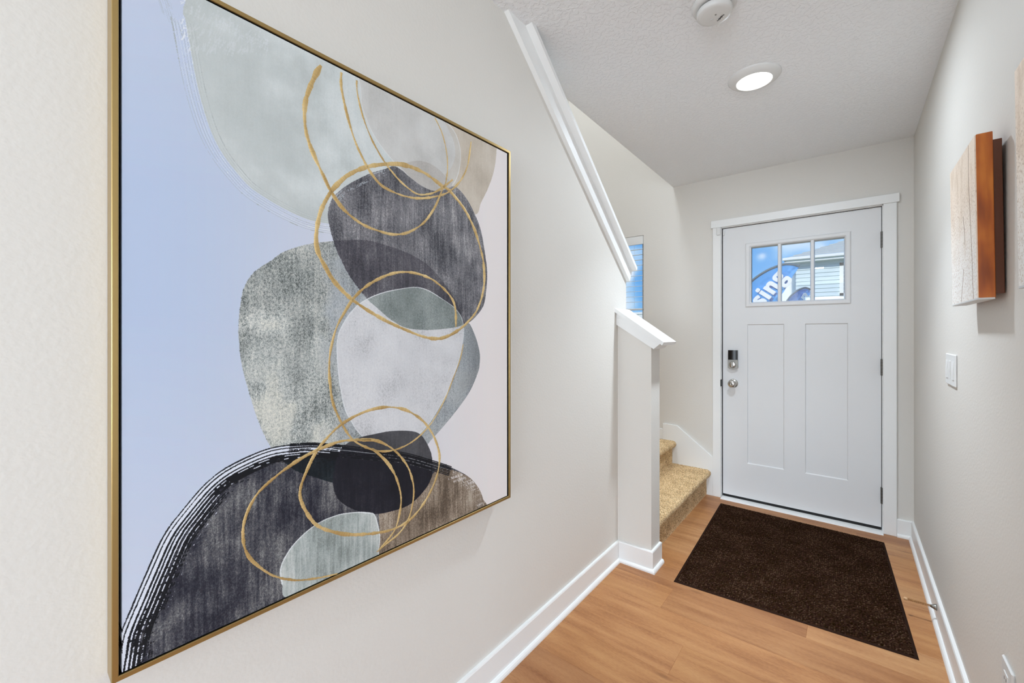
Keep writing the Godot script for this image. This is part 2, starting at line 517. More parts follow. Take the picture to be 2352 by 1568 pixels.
func make_materials() -> void:
	var peel := tex(grey(512, 512, 0.05, 1, 1, 3, 3))
	M.wall = relief(mat(C(223, 219, 212), 0.6, 0, 0.3), peel, 0.035, 3.0)
	# knockdown plaster: flattened blobs
	var kn := grey(1024, 1024, 0.022, 1, 1, 4, 5)
	var kd := kn.get_data()
	for i in kd.size():
		kd[i] = int(255.0 * smoothstep(0.42, 0.62, kd[i] / 255.0))
	M.ceiling = relief(mat(C(249, 251, 253), 0.75, 0, 0.3), tex(Image.create_from_data(1024, 1024, false, Image.FORMAT_L8, kd)), 0.1, 1.8)
	M.trim = mat(C(240, 240, 238), 0.38, 0, 0.5)
	M.door = relief(mat(C(227, 227, 227), 0.42, 0, 0.5), peel, 0.012, 5.0)
	M.white = mat(C(232, 232, 230), 0.35)
	M.white2 = mat(C(215, 215, 213), 0.4)
	M.black = mat(C(12, 12, 13), 0.3)
	M.rubber = mat(C(14, 14, 15), 0.7)
	M.nickel = mat(C(198, 196, 192), 0.28, 1.0)
	M.steel = mat(C(150, 148, 142), 0.38, 1.0)
	M.hinge = mat(C(104, 102, 98), 0.42, 0.9)
	M.brass = mat(C(196, 148, 98), 0.4, 0.8)
	M.gold = mat(Color.WHITE, 0.45, 0.3)
	M.gold.vertex_color_use_as_albedo = true
	M.frame_gold = mat(C(176, 150, 98), 0.33, 0.85)
	M.glass = mat(Color(1, 1, 1, 0.06), 0.02)
	M.glass.transparency = BaseMaterial3D.TRANSPARENCY_ALPHA
	# oak planks
	var g1 := grey(2048, 512, 0.045, 16, 1, 4, 11)
	var g2 := grey(2048, 512, 0.012, 7, 1, 3, 12)
	var wood := mixed(mixed(g1, g2, 0.7), grey(2048, 512, 0.25, 5, 1, 2, 13), 0.3)
	var oak := ramp(wood, [[0.0, C(140, 90, 54)], [0.3, C(164, 113, 71)], [0.5, C(181, 130, 85)], [0.7, C(191, 142, 95)], [1.0, C(202, 156, 108)]])
	# a few knots
	for k in 5:
		var kx := rng.randi_range(60, 1980)
		var ky := rng.randi_range(20, 490)
		for dy in range(-14, 15):
			for dx in range(-52, 53):
				var e := pow(dx / 46.0, 2) + pow(dy / 11.0, 2)
				if e < 1.0 and ky + dy >= 0 and ky + dy < 512:
					var p := Vector2i(kx + dx, ky + dy)
					if p.x < 2048:
						oak.set_pixelv(p, oak.get_pixelv(p).lerp(C(104, 62, 34), 0.35 * pow(1.0 - e, 1.6)))
	var oak_t := tex(oak)
	var grain_t := tex(g1)
	M.oak = []
	for tint in [C(255, 255, 255), C(240, 233, 228), C(255, 249, 242), C(230, 220, 214), C(250, 243, 232)]:
		var m := mat(tint, 0.42, 0, 0.45)
		m.albedo_texture = oak_t
		m.heightmap_enabled = true
		m.heightmap_texture = grain_t
		m.heightmap_scale = 0.02
		M.oak.append(m)
	M.under = mat(C(120, 84, 54), 0.8)
	# carpet
	M.carpet = mat(Color.WHITE, 1.0, 0, 0.1)
	M.carpet.vertex_color_use_as_albedo = true
	M.carpet.rim_enabled = true
	M.carpet.rim = 0.2
	# walnut side of the wall panels
	var wn := mixed(grey(512, 512, 0.03, 1, 9, 4, 31), grey(512, 512, 0.012, 1, 2, 3, 32), 0.5)
	M.walnut = mat(Color.WHITE, 0.45)
	M.walnut.albedo_texture = tex(ramp(wn, [[0.0, C(128, 56, 8)], [0.45, C(186, 96, 22)], [0.7, C(208, 118, 34)], [1.0, C(226, 142, 50)]]))
	M.walnut.uv1_triplanar = true
	M.walnut.uv1_scale = Vector3.ONE * 2.2
	M.walnut_dark = mat(C(96, 50, 22), 0.5)
	M.siding = mat(C(196, 216, 224), 0.7)
	M.ext_white = mat(C(238, 242, 242), 0.6)
	M.flag = mat(C(38, 150, 226), 0.7)
	M.flag_edge = mat(C(70, 96, 110), 0.7)
	M.shingle = relief(mat(C(190, 196, 190), 0.9), peel, 1.0, 2.0)
	M.lawn = mat(C(96, 116, 72), 1.0)
	M.plastic = mat(C(228, 228, 226), 0.4)


# ------------------------------------------------------------------ the house
func build_shell() -> void:
	var st := mesh_tool()
	hb(st, W_L - 1.3, 0.43, -0.25, -0.006, 0.45, 3.64)
	hb(st, -1.2, 3.42, -0.25, -0.006, D_BACK - 0.12, 0.45)
	var fl := struct("floor", st, M.under, "floor of warm brown oak planks laid across the hall", "floor")
	var k := 0
	for row in range(-12, 12):
		var d0: float = maxf(1.565 + 0.18 * row, -0.6)
		var d1: float = minf(1.565 + 0.18 * (row + 1), 3.62)
		if d1 - d0 < 0.01:
			continue
		var u: float = W_L
		var end: float = W_R if d0 > 0.44 else W_R + 0.8
		if d0 > 2.29:
			u = -0.9
		if d1 > 3.5:
			d1 = 3.55
		var cut: float = u + 0.25 + fposmod(row * 0.437 + 0.19, 1.0) * 1.22
		while u < end - 0.01:
			var u1: float = minf(cut, end)
			if end - u1 < 0.12:
				u1 = end
			obj("floor_plank", plank(u, u1, d0, d1), M.oak[(k * 7 + row * row) % 5], fl)
			k += 1
			u = u1
			cut = u + 1.22
	# left wall, cut along the stair
	st = mesh_tool()
	prism(st, PackedVector2Array([Vector2(D_BACK, -0.006), Vector2(2.3, -0.006), Vector2(2.3, 1.55), Vector2(1.205, CEIL), Vector2(D_BACK, CEIL)]), func(p, t): return V(t, p.y, p.x), W_LB, W_L)
	struct("wall_left", st, M.wall, "long pale greige wall with the big painting, its top cut along the stair", "wall")
	st = mesh_tool()
	prism(st, PackedVector2Array([Vector2(W_L, -0.006), Vector2(-0.812, -0.006), Vector2(-0.812, 1.2335), Vector2(W_L, 1.3625)]), func(p, t): return V(p.x, p.y, t), 2.188, 2.312)
	struct("wall_stair", st, M.wall, "short narrow half wall beside the carpeted steps, under a sloping white cap", "wall")
	st = mesh_tool()
	hb(st, W_R, 0.43, -0.006, CEIL, 0.45, D_END)
	struct("wall_right", st, M.wall, "pale greige wall on the right with the two carved wood panels", "wall")
	st = mesh_tool()
	hb(st, -2.23, -2.0, -0.25, 5.3, D_END, 3.64)
	hb(st, -2.0, -1.372, -0.25, 1.33, D_END, 3.64)
	hb(st, -2.0, -1.372, 2.087, 5.3, D_END, 3.64)
	hb(st, -1.372, -0.78, -0.25, 5.3, D_END, 3.64)
	hb(st, -0.78, 0.182, 2.07, 5.3, D_END, 3.64)
	hb(st, 0.182, 0.43, -0.25, 5.3, D_END, 3.64)
	struct("wall_end", st, M.wall, "greige wall at the end of the hall that holds the front door", "wall")
	st = mesh_tool()
	hb(st, -2.23, -2.11, -0.25, 5.3, -1.6, D_END)
	struct("wall_stairwell", st, M.wall, "greige outer wall of the stairwell seen above the sloping cap", "wall")
	st = mesh_tool()
	hb(st, W_LB, W_L, CEIL + 0.28, 5.3, -1.6, D_END)
	struct("wall_upstairs", st, M.wall, "upper wall of the stairwell over the hall ceiling", "wall")
	st = mesh_tool()
	hb(st, -2.23, W_L, 2.0, 5.3, -1.72, -1.6)
	hb(st, -2.23, W_LB, -0.25, 2.0, -1.72, -1.6)
	struct("wall_landing", st, M.wall, "back wall of the stairwell at the upper landing", "wall")
	st = mesh_tool()
	hb(st, W_LB, 0.43, CEIL, CEIL + 0.28, 0.45, D_END)
	hb(st, W_LB, 3.42, CEIL, CEIL + 0.28, D_BACK - 0.12, 0.45)
	struct("ceiling", st, M.ceiling, "white hall ceiling with knockdown plaster texture", "ceiling")
	st = mesh_tool()
	hb(st, -2.23, W_L, 5.3, 5.45, -1.72, 3.64)
	struct("ceiling_stairwell", st, M.ceiling, "white ceiling high over the stairwell", "ceiling")
	st = mesh_tool()
	hb(st, 0.43, 3.3, -0.006, CEIL, 0.45, 0.57)
	struct("wall_living_front", st, M.wall, "greige wall of the living room beside the hall opening", "wall")
	st = mesh_tool()
	hb(st, 3.3, 3.42, -0.006, CEIL, D_BACK - 0.12, -4.25)
	hb(st, 3.3, 3.42, -0.006, CEIL, -0.95, 0.57)
	hb(st, 3.3, 3.42, 2.2, CEIL, -4.25, -0.95)
	hb(st, 3.3, 3.42, -0.006, 0.12, -4.25, -0.95)
	struct("wall_living_right", st, M.wall, "greige right wall of the living room behind the camera", "wall")
	st = mesh_tool()
	hb(st, W_LB, -1.0 + 0.05, -0.006, CEIL, D_BACK - 0.12, D_BACK)
	hb(st, -0.95, 2.35, 2.2, CEIL, D_BACK - 0.12, D_BACK)
	hb(st, -0.95, 2.35, -0.006, 0.12, D_BACK - 0.12, D_BACK)
	hb(st, 2.35, 3.3, -0.006, CEIL, D_BACK - 0.12, D_BACK)
	struct("wall_back", st, M.wall, "greige living room wall with the large added window", "wall")
	# both living room windows, added to carry the fill lights: three panes in a white frame
	for side in 2:
		var w := thing("window_%d" % (side + 2), ["large white framed window added in the back wall behind the camera for fill light", "large white framed side window added behind the camera for fill light"][side], "window", V(0.7, 0.12, D_BACK - 0.06) if side == 0 else V(3.36, 0.12, -2.6), "", "structure")
		var lay := func(s: SurfaceTool, a0: float, a1: float, y0: float, y1: float, o0: float, o1: float, c: float) -> void:
			if side == 0:
				hb(s, a0 + 0.7, a1 + 0.7, y0, y1, D_BACK - o1, D_BACK - o0, c)
			else:
				hb(s, 3.3 + o0, 3.3 + o1, y0, y1, -2.6 + a0, -2.6 + a1, c)
		st = mesh_tool()
		for a in [-1.65, -0.58, 0.52, 1.59]:
			lay.call(st, a, a + 0.06, 0.12, 2.2, 0.02, 0.1, 0.004)
		lay.call(st, -1.65, 1.65, 0.12, 0.18, 0.02, 0.1, 0.004)
		lay.call(st, -1.65, 1.65, 2.14, 2.2, 0.02, 0.1, 0.004)
		obj("window_frame", st, M.trim, w)
		for a in [-1.59, -0.52, 0.58]:
			st = mesh_tool()
			lay.call(st, a, a + 1.01, 0.18, 2.14, 0.058, 0.064, 0.0)
			obj("pane", st, M.glass, w)


func plank(u0: float, u1: float, d0: float, d1: float) -> SurfaceTool:
	var st := mesh_tool()
	var c := 0.0007
	var off := Vector2(rng.randf(), rng.randf())
	var put := func(a: Array, hint: Vector3) -> void:
		for t in [[0, 1, 2], [0, 2, 3]]:
			var p: Array = [a[t[0]], a[t[1]], a[t[2]]]
			var n: Vector3 = (p[1] - p[0]).cross(p[2] - p[0]).normalized()
			if n.dot(hint) > 0.0:
				p = [p[0], p[2], p[1]]
			else:
				n = -n
			for q in p:
				st.set_normal(n)
				st.set_uv(Vector2(q.x / 2.0, q.z / 0.55) + off)
				st.set_tangent(Plane(1, 0, 0, 1))
				st.add_vertex(q)
	var a := [V(u0 + c, 0, d0 + c), V(u1 - c, 0, d0 + c), V(u1 - c, 0, d1 - c), V(u0 + c, 0, d1 - c)]
	var b := [V(u0, -c, d0), V(u1, -c, d0), V(u1, -c, d1), V(u0, -c, d1)]
	var e := [V(u0, -0.006, d0), V(u1, -0.006, d0), V(u1, -0.006, d1), V(u0, -0.006, d1)]
	put.call(a, Vector3.UP)
	var mid := V((u0 + u1) / 2, 0, (d0 + d1) / 2)
	for i in 4:
		var j := (i + 1) % 4
		var h: Vector3 = (b[i] + b[j]) / 2 - mid
		h.y = 0.0
		var out := Vector3(h.x, 0, 0) if i % 2 == 1 else Vector3(0, 0, h.z)
		put.call([a[i], a[j], b[j], b[i]], out.normalized() + Vector3.UP)
		put.call([b[i], b[j], e[j], e[i]], out)
	return st


func build_trims() -> void:
	var base := [Vector2(0, 0), Vector2(0.026, 0), Vector2(0.0255, 0.008), Vector2(0.0225, 0.0145), Vector2(0.018, 0.0185), Vector2(0.013, 0.0195), Vector2(0.013, 0.103), Vector2(0.0105, 0.1085), Vector2(0, 0.1085)]
	var st := mesh_tool()
	moulding(st, [Vector2(W_L, D_BACK + 0.01), Vector2(W_L, 2.188), Vector2(-0.812, 2.188), Vector2(-0.812, 2.312)], base, 1.0)
	struct("baseboard_left", st, M.trim, "white baseboard with shoe moulding along the left wall and half wall", "baseboard")
	st = mesh_tool()
	moulding(st, [Vector2(0.229, D_END), Vector2(W_R, D_END), Vector2(W_R, 0.45)], base, 1.0)
	struct("baseboard_right", st, M.trim, "white baseboard with shoe moulding along the right wall", "baseboard")
	st = mesh_tool()
	hb(st, -2.11, -1.2022, 0.37, 0.459, D_END - 0.012, D_END, 0.002)
	struct("baseboard_landing", st, M.trim, "short white baseboard on the stair landing under the window", "baseboard")
	# skirt board beside the two steps
	st = mesh_tool()
	prism(st, PackedVector2Array([Vector2(-1.2022, 0.0), Vector2(-1.2022, 0.5035), Vector2(-1.092, 0.502), Vector2(-0.8205, 0.2935), Vector2(-0.8205, 0.0)]), func(p, t): return V(p.x, p.y, t), D_END - 0.016, D_END)
	struct("trim_1", st, M.trim, "white skirt board rising beside the carpeted steps to the landing", "skirt board")
	# caps: an apron on each side, a board on top
	var cap := thing("trim_2", "long sloping white cap on the left wall that climbs to the ceiling", "stair cap", V(W_L, 1.55, 2.3), "", "structure")
	var sl := 0.8136
	var y_at := func(d: float) -> float: return CEIL - sl * (d - 1.205)   # top edge of the wall
	st = mesh_tool()
	var apron := func(low: float, high: float) -> PackedVector2Array:
		# level cut at the lower end, ceiling at the upper
		var dl: float = 1.205 + (CEIL - (1.553 - low)) / sl
		var pts := PackedVector2Array()
		pts.append(Vector2(1.205 + low / sl, CEIL))
		pts.append(Vector2(2.304 + low / sl * 0.0, y_at.call(2.304) + low))
		pts.append(Vector2(2.304 + (high - low) * 0.36, y_at.call(2.304 + (high - low) * 0.36) + high))
		pts.append(Vector2(1.205 + high / sl, CEIL))
		return pts
	prism(st, apron.call(0.0, 0.086), func(p, t): return V(t, p.y, p.x), W_L, W_L + 0.02)
	obj("apron", st, M.trim, cap)
	st = mesh_tool()
	prism(st, apron.call(0.0, 0.086), func(p, t): return V(t, p.y, p.x), W_LB - 0.02, W_LB)
	obj("apron", st, M.trim, cap)
	st = mesh_tool()
	var top := PackedVector2Array([Vector2(1.205 + 0.086 / sl, CEIL), Vector2(2.335, y_at.call(2.335) + 0.086), Vector2(2.343, y_at.call(2.343) + 0.11), Vector2(1.205 + 0.11 / sl, CEIL)])
	prism(st, top, func(p, t): return V(t, p.y, p.x), W_LB - 0.05, W_L + 0.05)
	obj("cap_board", st, M.trim, cap)
	st = mesh_tool()
	prism(st, PackedVector2Array([Vector2(1.21, CEIL), Vector2(2.3, 1.553), Vector2(2.33, 1.613), Vector2(1.31, CEIL)]), func(p, t): return V(t, p.y, p.x), W_LB, W_L)
	obj("core", st, M.trim, cap)
	# the small cap over the half wall
	cap = thing("trim_3", "short sloping white cap on the half wall beside the steps", "stair cap", V(-0.9, 1.2, 2.25), "", "structure")
	var yc := func(u: float) -> float: return 1.383 - 0.686 * (u + 0.996)
	st = mesh_tool()
	prism(st, PackedVector2Array([Vector2(W_L, yc.call(W_L)), Vector2(-0.7335, yc.call(-0.7335)), Vector2(-0.7425, yc.call(-0.7335) - 0.015), Vector2(-0.7425, yc.call(-0.7425) - 0.0226), Vector2(W_L, yc.call(W_L) - 0.0226)]), func(p, t): return V(p.x, p.y, t), 2.15, 2.345)
	obj("cap_board", st, M.trim, cap)
	for d in [2.170, 2.312]:
		st = mesh_tool()
		prism(st, PackedVector2Array([Vector2(W_L, yc.call(W_L) - 0.0226), Vector2(-0.757, yc.call(-0.757) - 0.0226), Vector2(-0.794, 1.166), Vector2(W_L, 1.2955)]), func(p, t): return V(p.x, p.y, t), d, d + 0.018)
		obj("apron", st, M.trim, cap)
	st = mesh_tool()
	prism(st, PackedVector2Array([Vector2(-0.812, yc.call(-0.812) - 0.0226), Vector2(-0.757, yc.call(-0.757) - 0.0226), Vector2(-0.794, 1.166), Vector2(-0.812, 1.178)]), func(p, t): return V(p.x, p.y, t), 2.188, 2.312)
	obj("apron", st, M.trim, cap)


func ring(st: SurfaceTool, map: Callable, r: Rect2, loops: Array) -> void:
	# loops of (inset, height); map(u, y, h) -> point
	for k in loops.size() - 1:
		var a: Vector2 = loops[k]
		var b: Vector2 = loops[k + 1]
		var ra := r.grow(-a.x)
		var rb := r.grow(-b.x)
		var ca := [ra.position, Vector2(ra.end.x, ra.position.y), ra.end, Vector2(ra.position.x, ra.end.y)]
		var cb := [rb.position, Vector2(rb.end.x, rb.position.y), rb.end, Vector2(rb.position.x, rb.end.y)]
		var e := (b - a).normalized()
		var n := Vector2(-e.y, e.x)   # (inward, up) pointing out of the solid when the loops run outside -> top -> inside
		for i in 4:
			var j := (i + 1) % 4
			var inward: Vector2 = [Vector2(0, 1), Vector2(-1, 0), Vector2(0, -1), Vector2(1, 0)][i]
			var m: Vector2 = (ca[i] + ca[j]) / 2.0
			var p0: Vector3 = map.call(m, 0.0)
			var hint: Vector3 = (map.call(m + inward * 0.01, 0.0) - p0) * n.x + (map.call(m, 0.01) - p0) * n.y
			quad(st, map.call(ca[i], a.y), map.call(ca[j], a.y), map.call(cb[j], b.y), map.call(cb[i], b.y), hint)


func build_door() -> void:
	var F := 3.5344          # front of the slab
	var u0 := -0.756
	var u1 := 0.158
	var y0 := 0.026
	var y1 := 2.046
	var door := thing("door_1", "white craftsman front door with three small panes over two tall panels", "door", V(-0.3, 0, F), "", "structure")
	var st := mesh_tool()
	var pn := [Rect2(-0.592, 0.283, 0.232, 1.032), Rect2(-0.238, 0.283, 0.232, 1.032)]
	var B := F + 0.044
	hb(st, u0, -0.592, y0, y1, F, B)
	hb(st, -0.006, u1, y0, y1, F, B)
	hb(st, -0.36, -0.238, 0.283, 1.315, F, B)
	hb(st, -0.592, -0.006, y0, 0.283, F, B)
	hb(st, -0.592, -0.006, 1.315, 1.475, F, B)
	hb(st, -0.592, -0.006, 1.888, y1, F, B)
	hb(st, -0.592, -0.566, 1.475, 1.888, F, B)
	hb(st, -0.019, -0.006, 1.475, 1.888, F, B)
	for r in pn:
		ring(st, func(p, h): return V(p.x, p.y, F - h), r, [Vector2(0, 0), Vector2(0.0055, -0.0075)])
	obj("slab", st, M.door, door)
	for r in pn:
		st = mesh_tool()
		hb(st, r.position.x + 0.003, r.end.x - 0.003, r.position.y + 0.003, r.end.y - 0.003, F + 0.0075, F + 0.03)
		obj("panel", st, M.door, door)
	st = mesh_tool()
	var lite := Rect2(-0.602, 1.442, 0.611, 0.473)
	ring(st, func(p, h): return V(p.x, p.y, F - h), lite, [Vector2(0, 0), Vector2(0.001, 0.006), Vector2(0.006, 0.0105), Vector2(0.024, 0.0105), Vector2(0.032, 0.003), Vector2(0.036, -0.02), Vector2(0.036, -0.044)])
	obj("lite_frame", st, M.door, door)
	for k in 2:
		st = mesh_tool()
		var c := -0.388 + 0.191 * k
		prism(st, PackedVector2Array([Vector2(c - 0.013, F + 0.02), Vector2(c - 0.008, F - 0.004), Vector2(c + 0.008, F - 0.004), Vector2(c + 0.013, F + 0.02)]), func(p, t): return V(p.x, t, p.y), 1.474, 1.889)
		obj("muntin", st, M.door, door)
	for k in 3:
		st = mesh_tool()
		var a := -0.567 + 0.191 * k
		hb(st, a, a + 0.167, 1.474, 1.889, F + 0.022, F + 0.026)
		obj("pane", st, M.glass, door)
	# black sweep under the slab
	st = mesh_tool()
	hb(st, u0 + 0.002, u1 - 0.002, 0.005, y0 + 0.001, F + 0.002, B - 0.004, 0.001)
	obj("door_sweep", st, M.rubber, door)
	for yc in [1.836, 1.035, 0.23]:
		st = mesh_tool()
		lathe(st, [Vector2(0, -0.056), Vector2(0.003, -0.055), Vector2(0.0045, -0.052), Vector2(0.0045, -0.052), Vector2(0.0065, -0.0505), Vector2(0.0065, -0.0505), Vector2(0.0065, 0.0505), Vector2(0.0065, 0.0505), Vector2(0.0045, 0.052), Vector2(0.003, 0.055), Vector2(0, 0.056)], V(0.1605, yc, F - 0.014), Vector3.UP, 20)
		hb(st, 0.1585, 0.1625, yc - 0.05, yc + 0.05, F - 0.014, F + 0.01)
		var h := obj("hinge", st, M.hinge, door)
		h.set_meta("label", "brushed metal hinge on the right edge")
		for z in [-0.03, -0.01, 0.01, 0.03]:
			st = mesh_tool()
			lathe(st, [Vector2(0.0067, -0.0006), Vector2(0.0067, 0.0006)], V(0.1605, yc + z, F - 0.014), Vector3.UP, 20)
			obj("knuckle_joint", st, M.rubber, h)
	# knob
	st = mesh_tool()
	lathe(st, [Vector2(0, 0), Vector2(0.033, 0), Vector2(0.033, 0.003), Vector2(0.029, 0.008), Vector2(0.016, 0.011), Vector2(0.0125, 0.016), Vector2(0.0125, 0.032), Vector2(0.018, 0.038), Vector2(0.0262, 0.044), Vector2(0.0285, 0.052), Vector2(0.0265, 0.06), Vector2(0.019, 0.066), Vector2(0.009, 0.0685), Vector2(0.0065, 0.0685), Vector2(0.006, 0.067), Vector2(0, 0.067)], V(-0.684, 0.871, F), Vector3(0, 0, 1), 40)
	var kn := obj("knob", st, M.nickel, door)
	kn.set_meta("label", "round satin nickel knob")
	st = mesh_tool()
	hb(st, -0.6865, -0.6815, 0.8695, 0.8725, F - 0.0705, F - 0.066)
	obj("lock_button", st, M.steel, kn)
	# electronic deadbolt
	st = mesh_tool()
	var cu := -0.684
	var body := PackedVector2Array()
	for i in 13:
		var x := -0.034 + 0.068 * i / 12.0
		body.append(Vector2(cu + x, 1.048 + 0.0))
	var low := PackedVector2Array([Vector2(cu - 0.033, 1.05), Vector2(cu + 0.033, 1.05), Vector2(cu + 0.034, 0.99), Vector2(cu + 0.022, 0.98), Vector2(cu, 0.976), Vector2(cu - 0.022, 0.98), Vector2(cu - 0.034, 0.99)])
	prism(st, low, func(p, t): return V(p.x, p.y, t), F - 0.024, F)
	var db := obj("deadbolt_body", st, M.steel, door)
	db.set_meta("label", "electronic deadbolt housing of brushed metal")
	st = mesh_tool()
	var cover := PackedVector2Array()
	for i in 9:
		var x := -0.031 + 0.062 * i / 8.0
		cover.append(Vector2(cu + x, F - 0.028 - 0.006 * (1.0 - pow(x / 0.031, 2))))
	cover.append(Vector2(cu + 0.032, F))
	cover.append(Vector2(cu - 0.032, F))
	prism(st, cover, func(p, t): return V(p.x, t, p.y), 1.05, 1.121)
	var ck := obj("battery_cover", st, M.black, db)
	ck.set_meta("label", "glossy black upper cover")
	st = mesh_tool()
	lathe(st, [Vector2(0.024, 0), Vector2(0.024, 0.004), Vector2(0.02, 0.009), Vector2(0.012, 0.011), Vector2(0, 0.011)], V(cu, 1.013, F - 0.024), Vector3(0, 0, 1), 32)
	bx(st, V(cu - 0.006, 0.994, F - 0.024), V(cu + 0.006, 1.032, F - 0.048), 0.003)
	obj("thumb_turn", st, M.nickel, db)
	# jamb, stop and casing
	var fr := thing("trim_4", "flat white casing round the front door with an overhanging head board", "door casing", V(-0.3, 0, D_END), "", "structure")
	st = mesh_tool()
	hb(st, -0.78, -0.7625, 0.0, 2.07, D_END - 0.001, 3.64)
	hb(st, 0.1615, 0.182, 0.0, 2.07, D_END - 0.001, 3.64)
	hb(st, -0.78, 0.182, 2.05, 2.07, D_END - 0.001, 3.64)
	hb(st, -0.7595, -0.742, 0.0, 2.05, B + 0.004, 3.64)
	hb(st, 0.144, 0.1615, 0.0, 2.05, B + 0.004, 3.64)
	hb(st, -0.76, 0.162, 2.034, 2.05, B + 0.004, 3.64)
	obj("jamb", st, M.trim, fr)
	st = mesh_tool()
	hb(st, -0.7625, -0.756, y0, 2.05, F + 0.004, B)
	hb(st, 0.158, 0.1615, y0, 2.05, F + 0.006, B)
	hb(st, -0.756, 0.158, 2.046, 2.05, F + 0.003, B)
	obj("weather_seal", st, M.rubber, fr)
	for s in [[-0.8205, -0.764], [0.166, 0.2285]]:
		st = mesh_tool()
		hb(st, s[0], s[1], 0.0, 2.054, D_END - 0.018, D_END, 0.0015)
		obj("side_casing", st, M.trim, fr)
	st = mesh_tool()
	hb(st, -0.8325, 0.2405, 2.054, 2.109, D_END - 0.024, D_END, 0.0015)
	obj("head_casing", st, M.trim, fr)
	st = mesh_tool()
	hb(st, -0.7665, -0.758, 0.845, 0.897, D_END - 0.0195, D_END + 0.012, 0.002)
	var sp := obj("strike_plate", st, M.black, fr)
	sp.set_meta("label", "small dark strike plate on the left jamb")
	var th := thing("trim_5", "low white threshold under the front door", "threshold", V(-0.3, 0, 3.5), "", "structure")
	st = mesh_tool()
	prism(st, PackedVector2Array([Vector2(3.466, 0.0), Vector2(3.469, 0.005), Vector2(3.50, 0.0075), Vector2(3.54, 0.0075), Vector2(3.64, 0.004), Vector2(3.64, 0.0)]), func(p, t): return V(t, p.y, p.x), -0.7595, 0.1655)
	obj("sill", st, M.trim, th)
	var se := thing("door_sensor", "tiny white alarm sensor at the top left of the door casing", "sensor", V(-0.775, 2.0, D_END - 0.018))
	st = mesh_tool()
	hb(st, -0.79, -0.7645, 1.995, 2.052, D_END - 0.031, D_END - 0.018, 0.003)
	obj("sensor_body", st, M.plastic, se)
	st = mesh_tool()
	hb(st, -0.7545, -0.742, 1.995, 2.03, F - 0.01, F, 0.002)
	obj("magnet", st, M.plastic, se)


# a carpeted run: profile (out, y) swept along d, with pile
func pile(prof: Array, d0: float, d1: float, cell: float) -> SurfaceTool:
	var line := PackedVector2Array()
	for i in prof.size() - 1:
		var n := maxi(1, int(round(prof[i].distance_to(prof[i + 1]) / cell)))
		for k in n:
			line.append(prof[i].lerp(prof[i + 1], float(k) / n))
	line.append(prof[prof.size() - 1])
	var nz := noise(125.0, 2, 41)
	var nc := noise(150.0, 2, 43)
	var nb := noise(9.0, 2, 44)
	var pts := []
	var nor := []
	var col := []
	var rows := int((d1 - d0) / cell)
	for i in line.size():
		var t := (line[mini(i + 1, line.size() - 1)] - line[maxi(i - 1, 0)]).normalized()
		var n2 := Vector2(t.y, -t.x)
		var a := []
		var c := []
		for k in rows + 1:
			var d := d0 + (d1 - d0) * k / rows
			var p := V(line[i].x, line[i].y, d)
			var h := nz.get_noise_3dv(p)
			a.append(p + Vector3(n2.x, n2.y, 0) * (h * 0.003 + 0.0015))
			var s := clampf(0.52 + nc.get_noise_3dv(p) * 0.95 + h * 0.4 + nb.get_noise_3dv(p) * 0.18, 0.0, 1.0)
			var cc := C(128, 98, 66).lerp(C(213, 178, 130), smoothstep(0.0, 0.5, s)).lerp(C(246, 220, 176), smoothstep(0.55, 1.0, s))
			c.append(cc.srgb_to_linear())
		pts.append(a)
		col.append(c)
	for i in line.size():
		var b := []
		for k in rows + 1:
			var x: Vector3 = pts[mini(i + 1, line.size() - 1)][k] - pts[maxi(i - 1, 0)][k]
			var z: Vector3 = pts[i][mini(k + 1, rows)] - pts[i][maxi(k - 1, 0)]
			var n := x.cross(z).normalized()
			var t := (line[mini(i + 1, line.size() - 1)] - line[maxi(i - 1, 0)]).normalized()
			if n.dot(Vector3(t.y, -t.x, 0)) < 0.0:
				n = -n
			b.append(n)
		nor.append(b)
	var st := mesh_tool()
	skin(st, pts, nor, [], col)
	return st


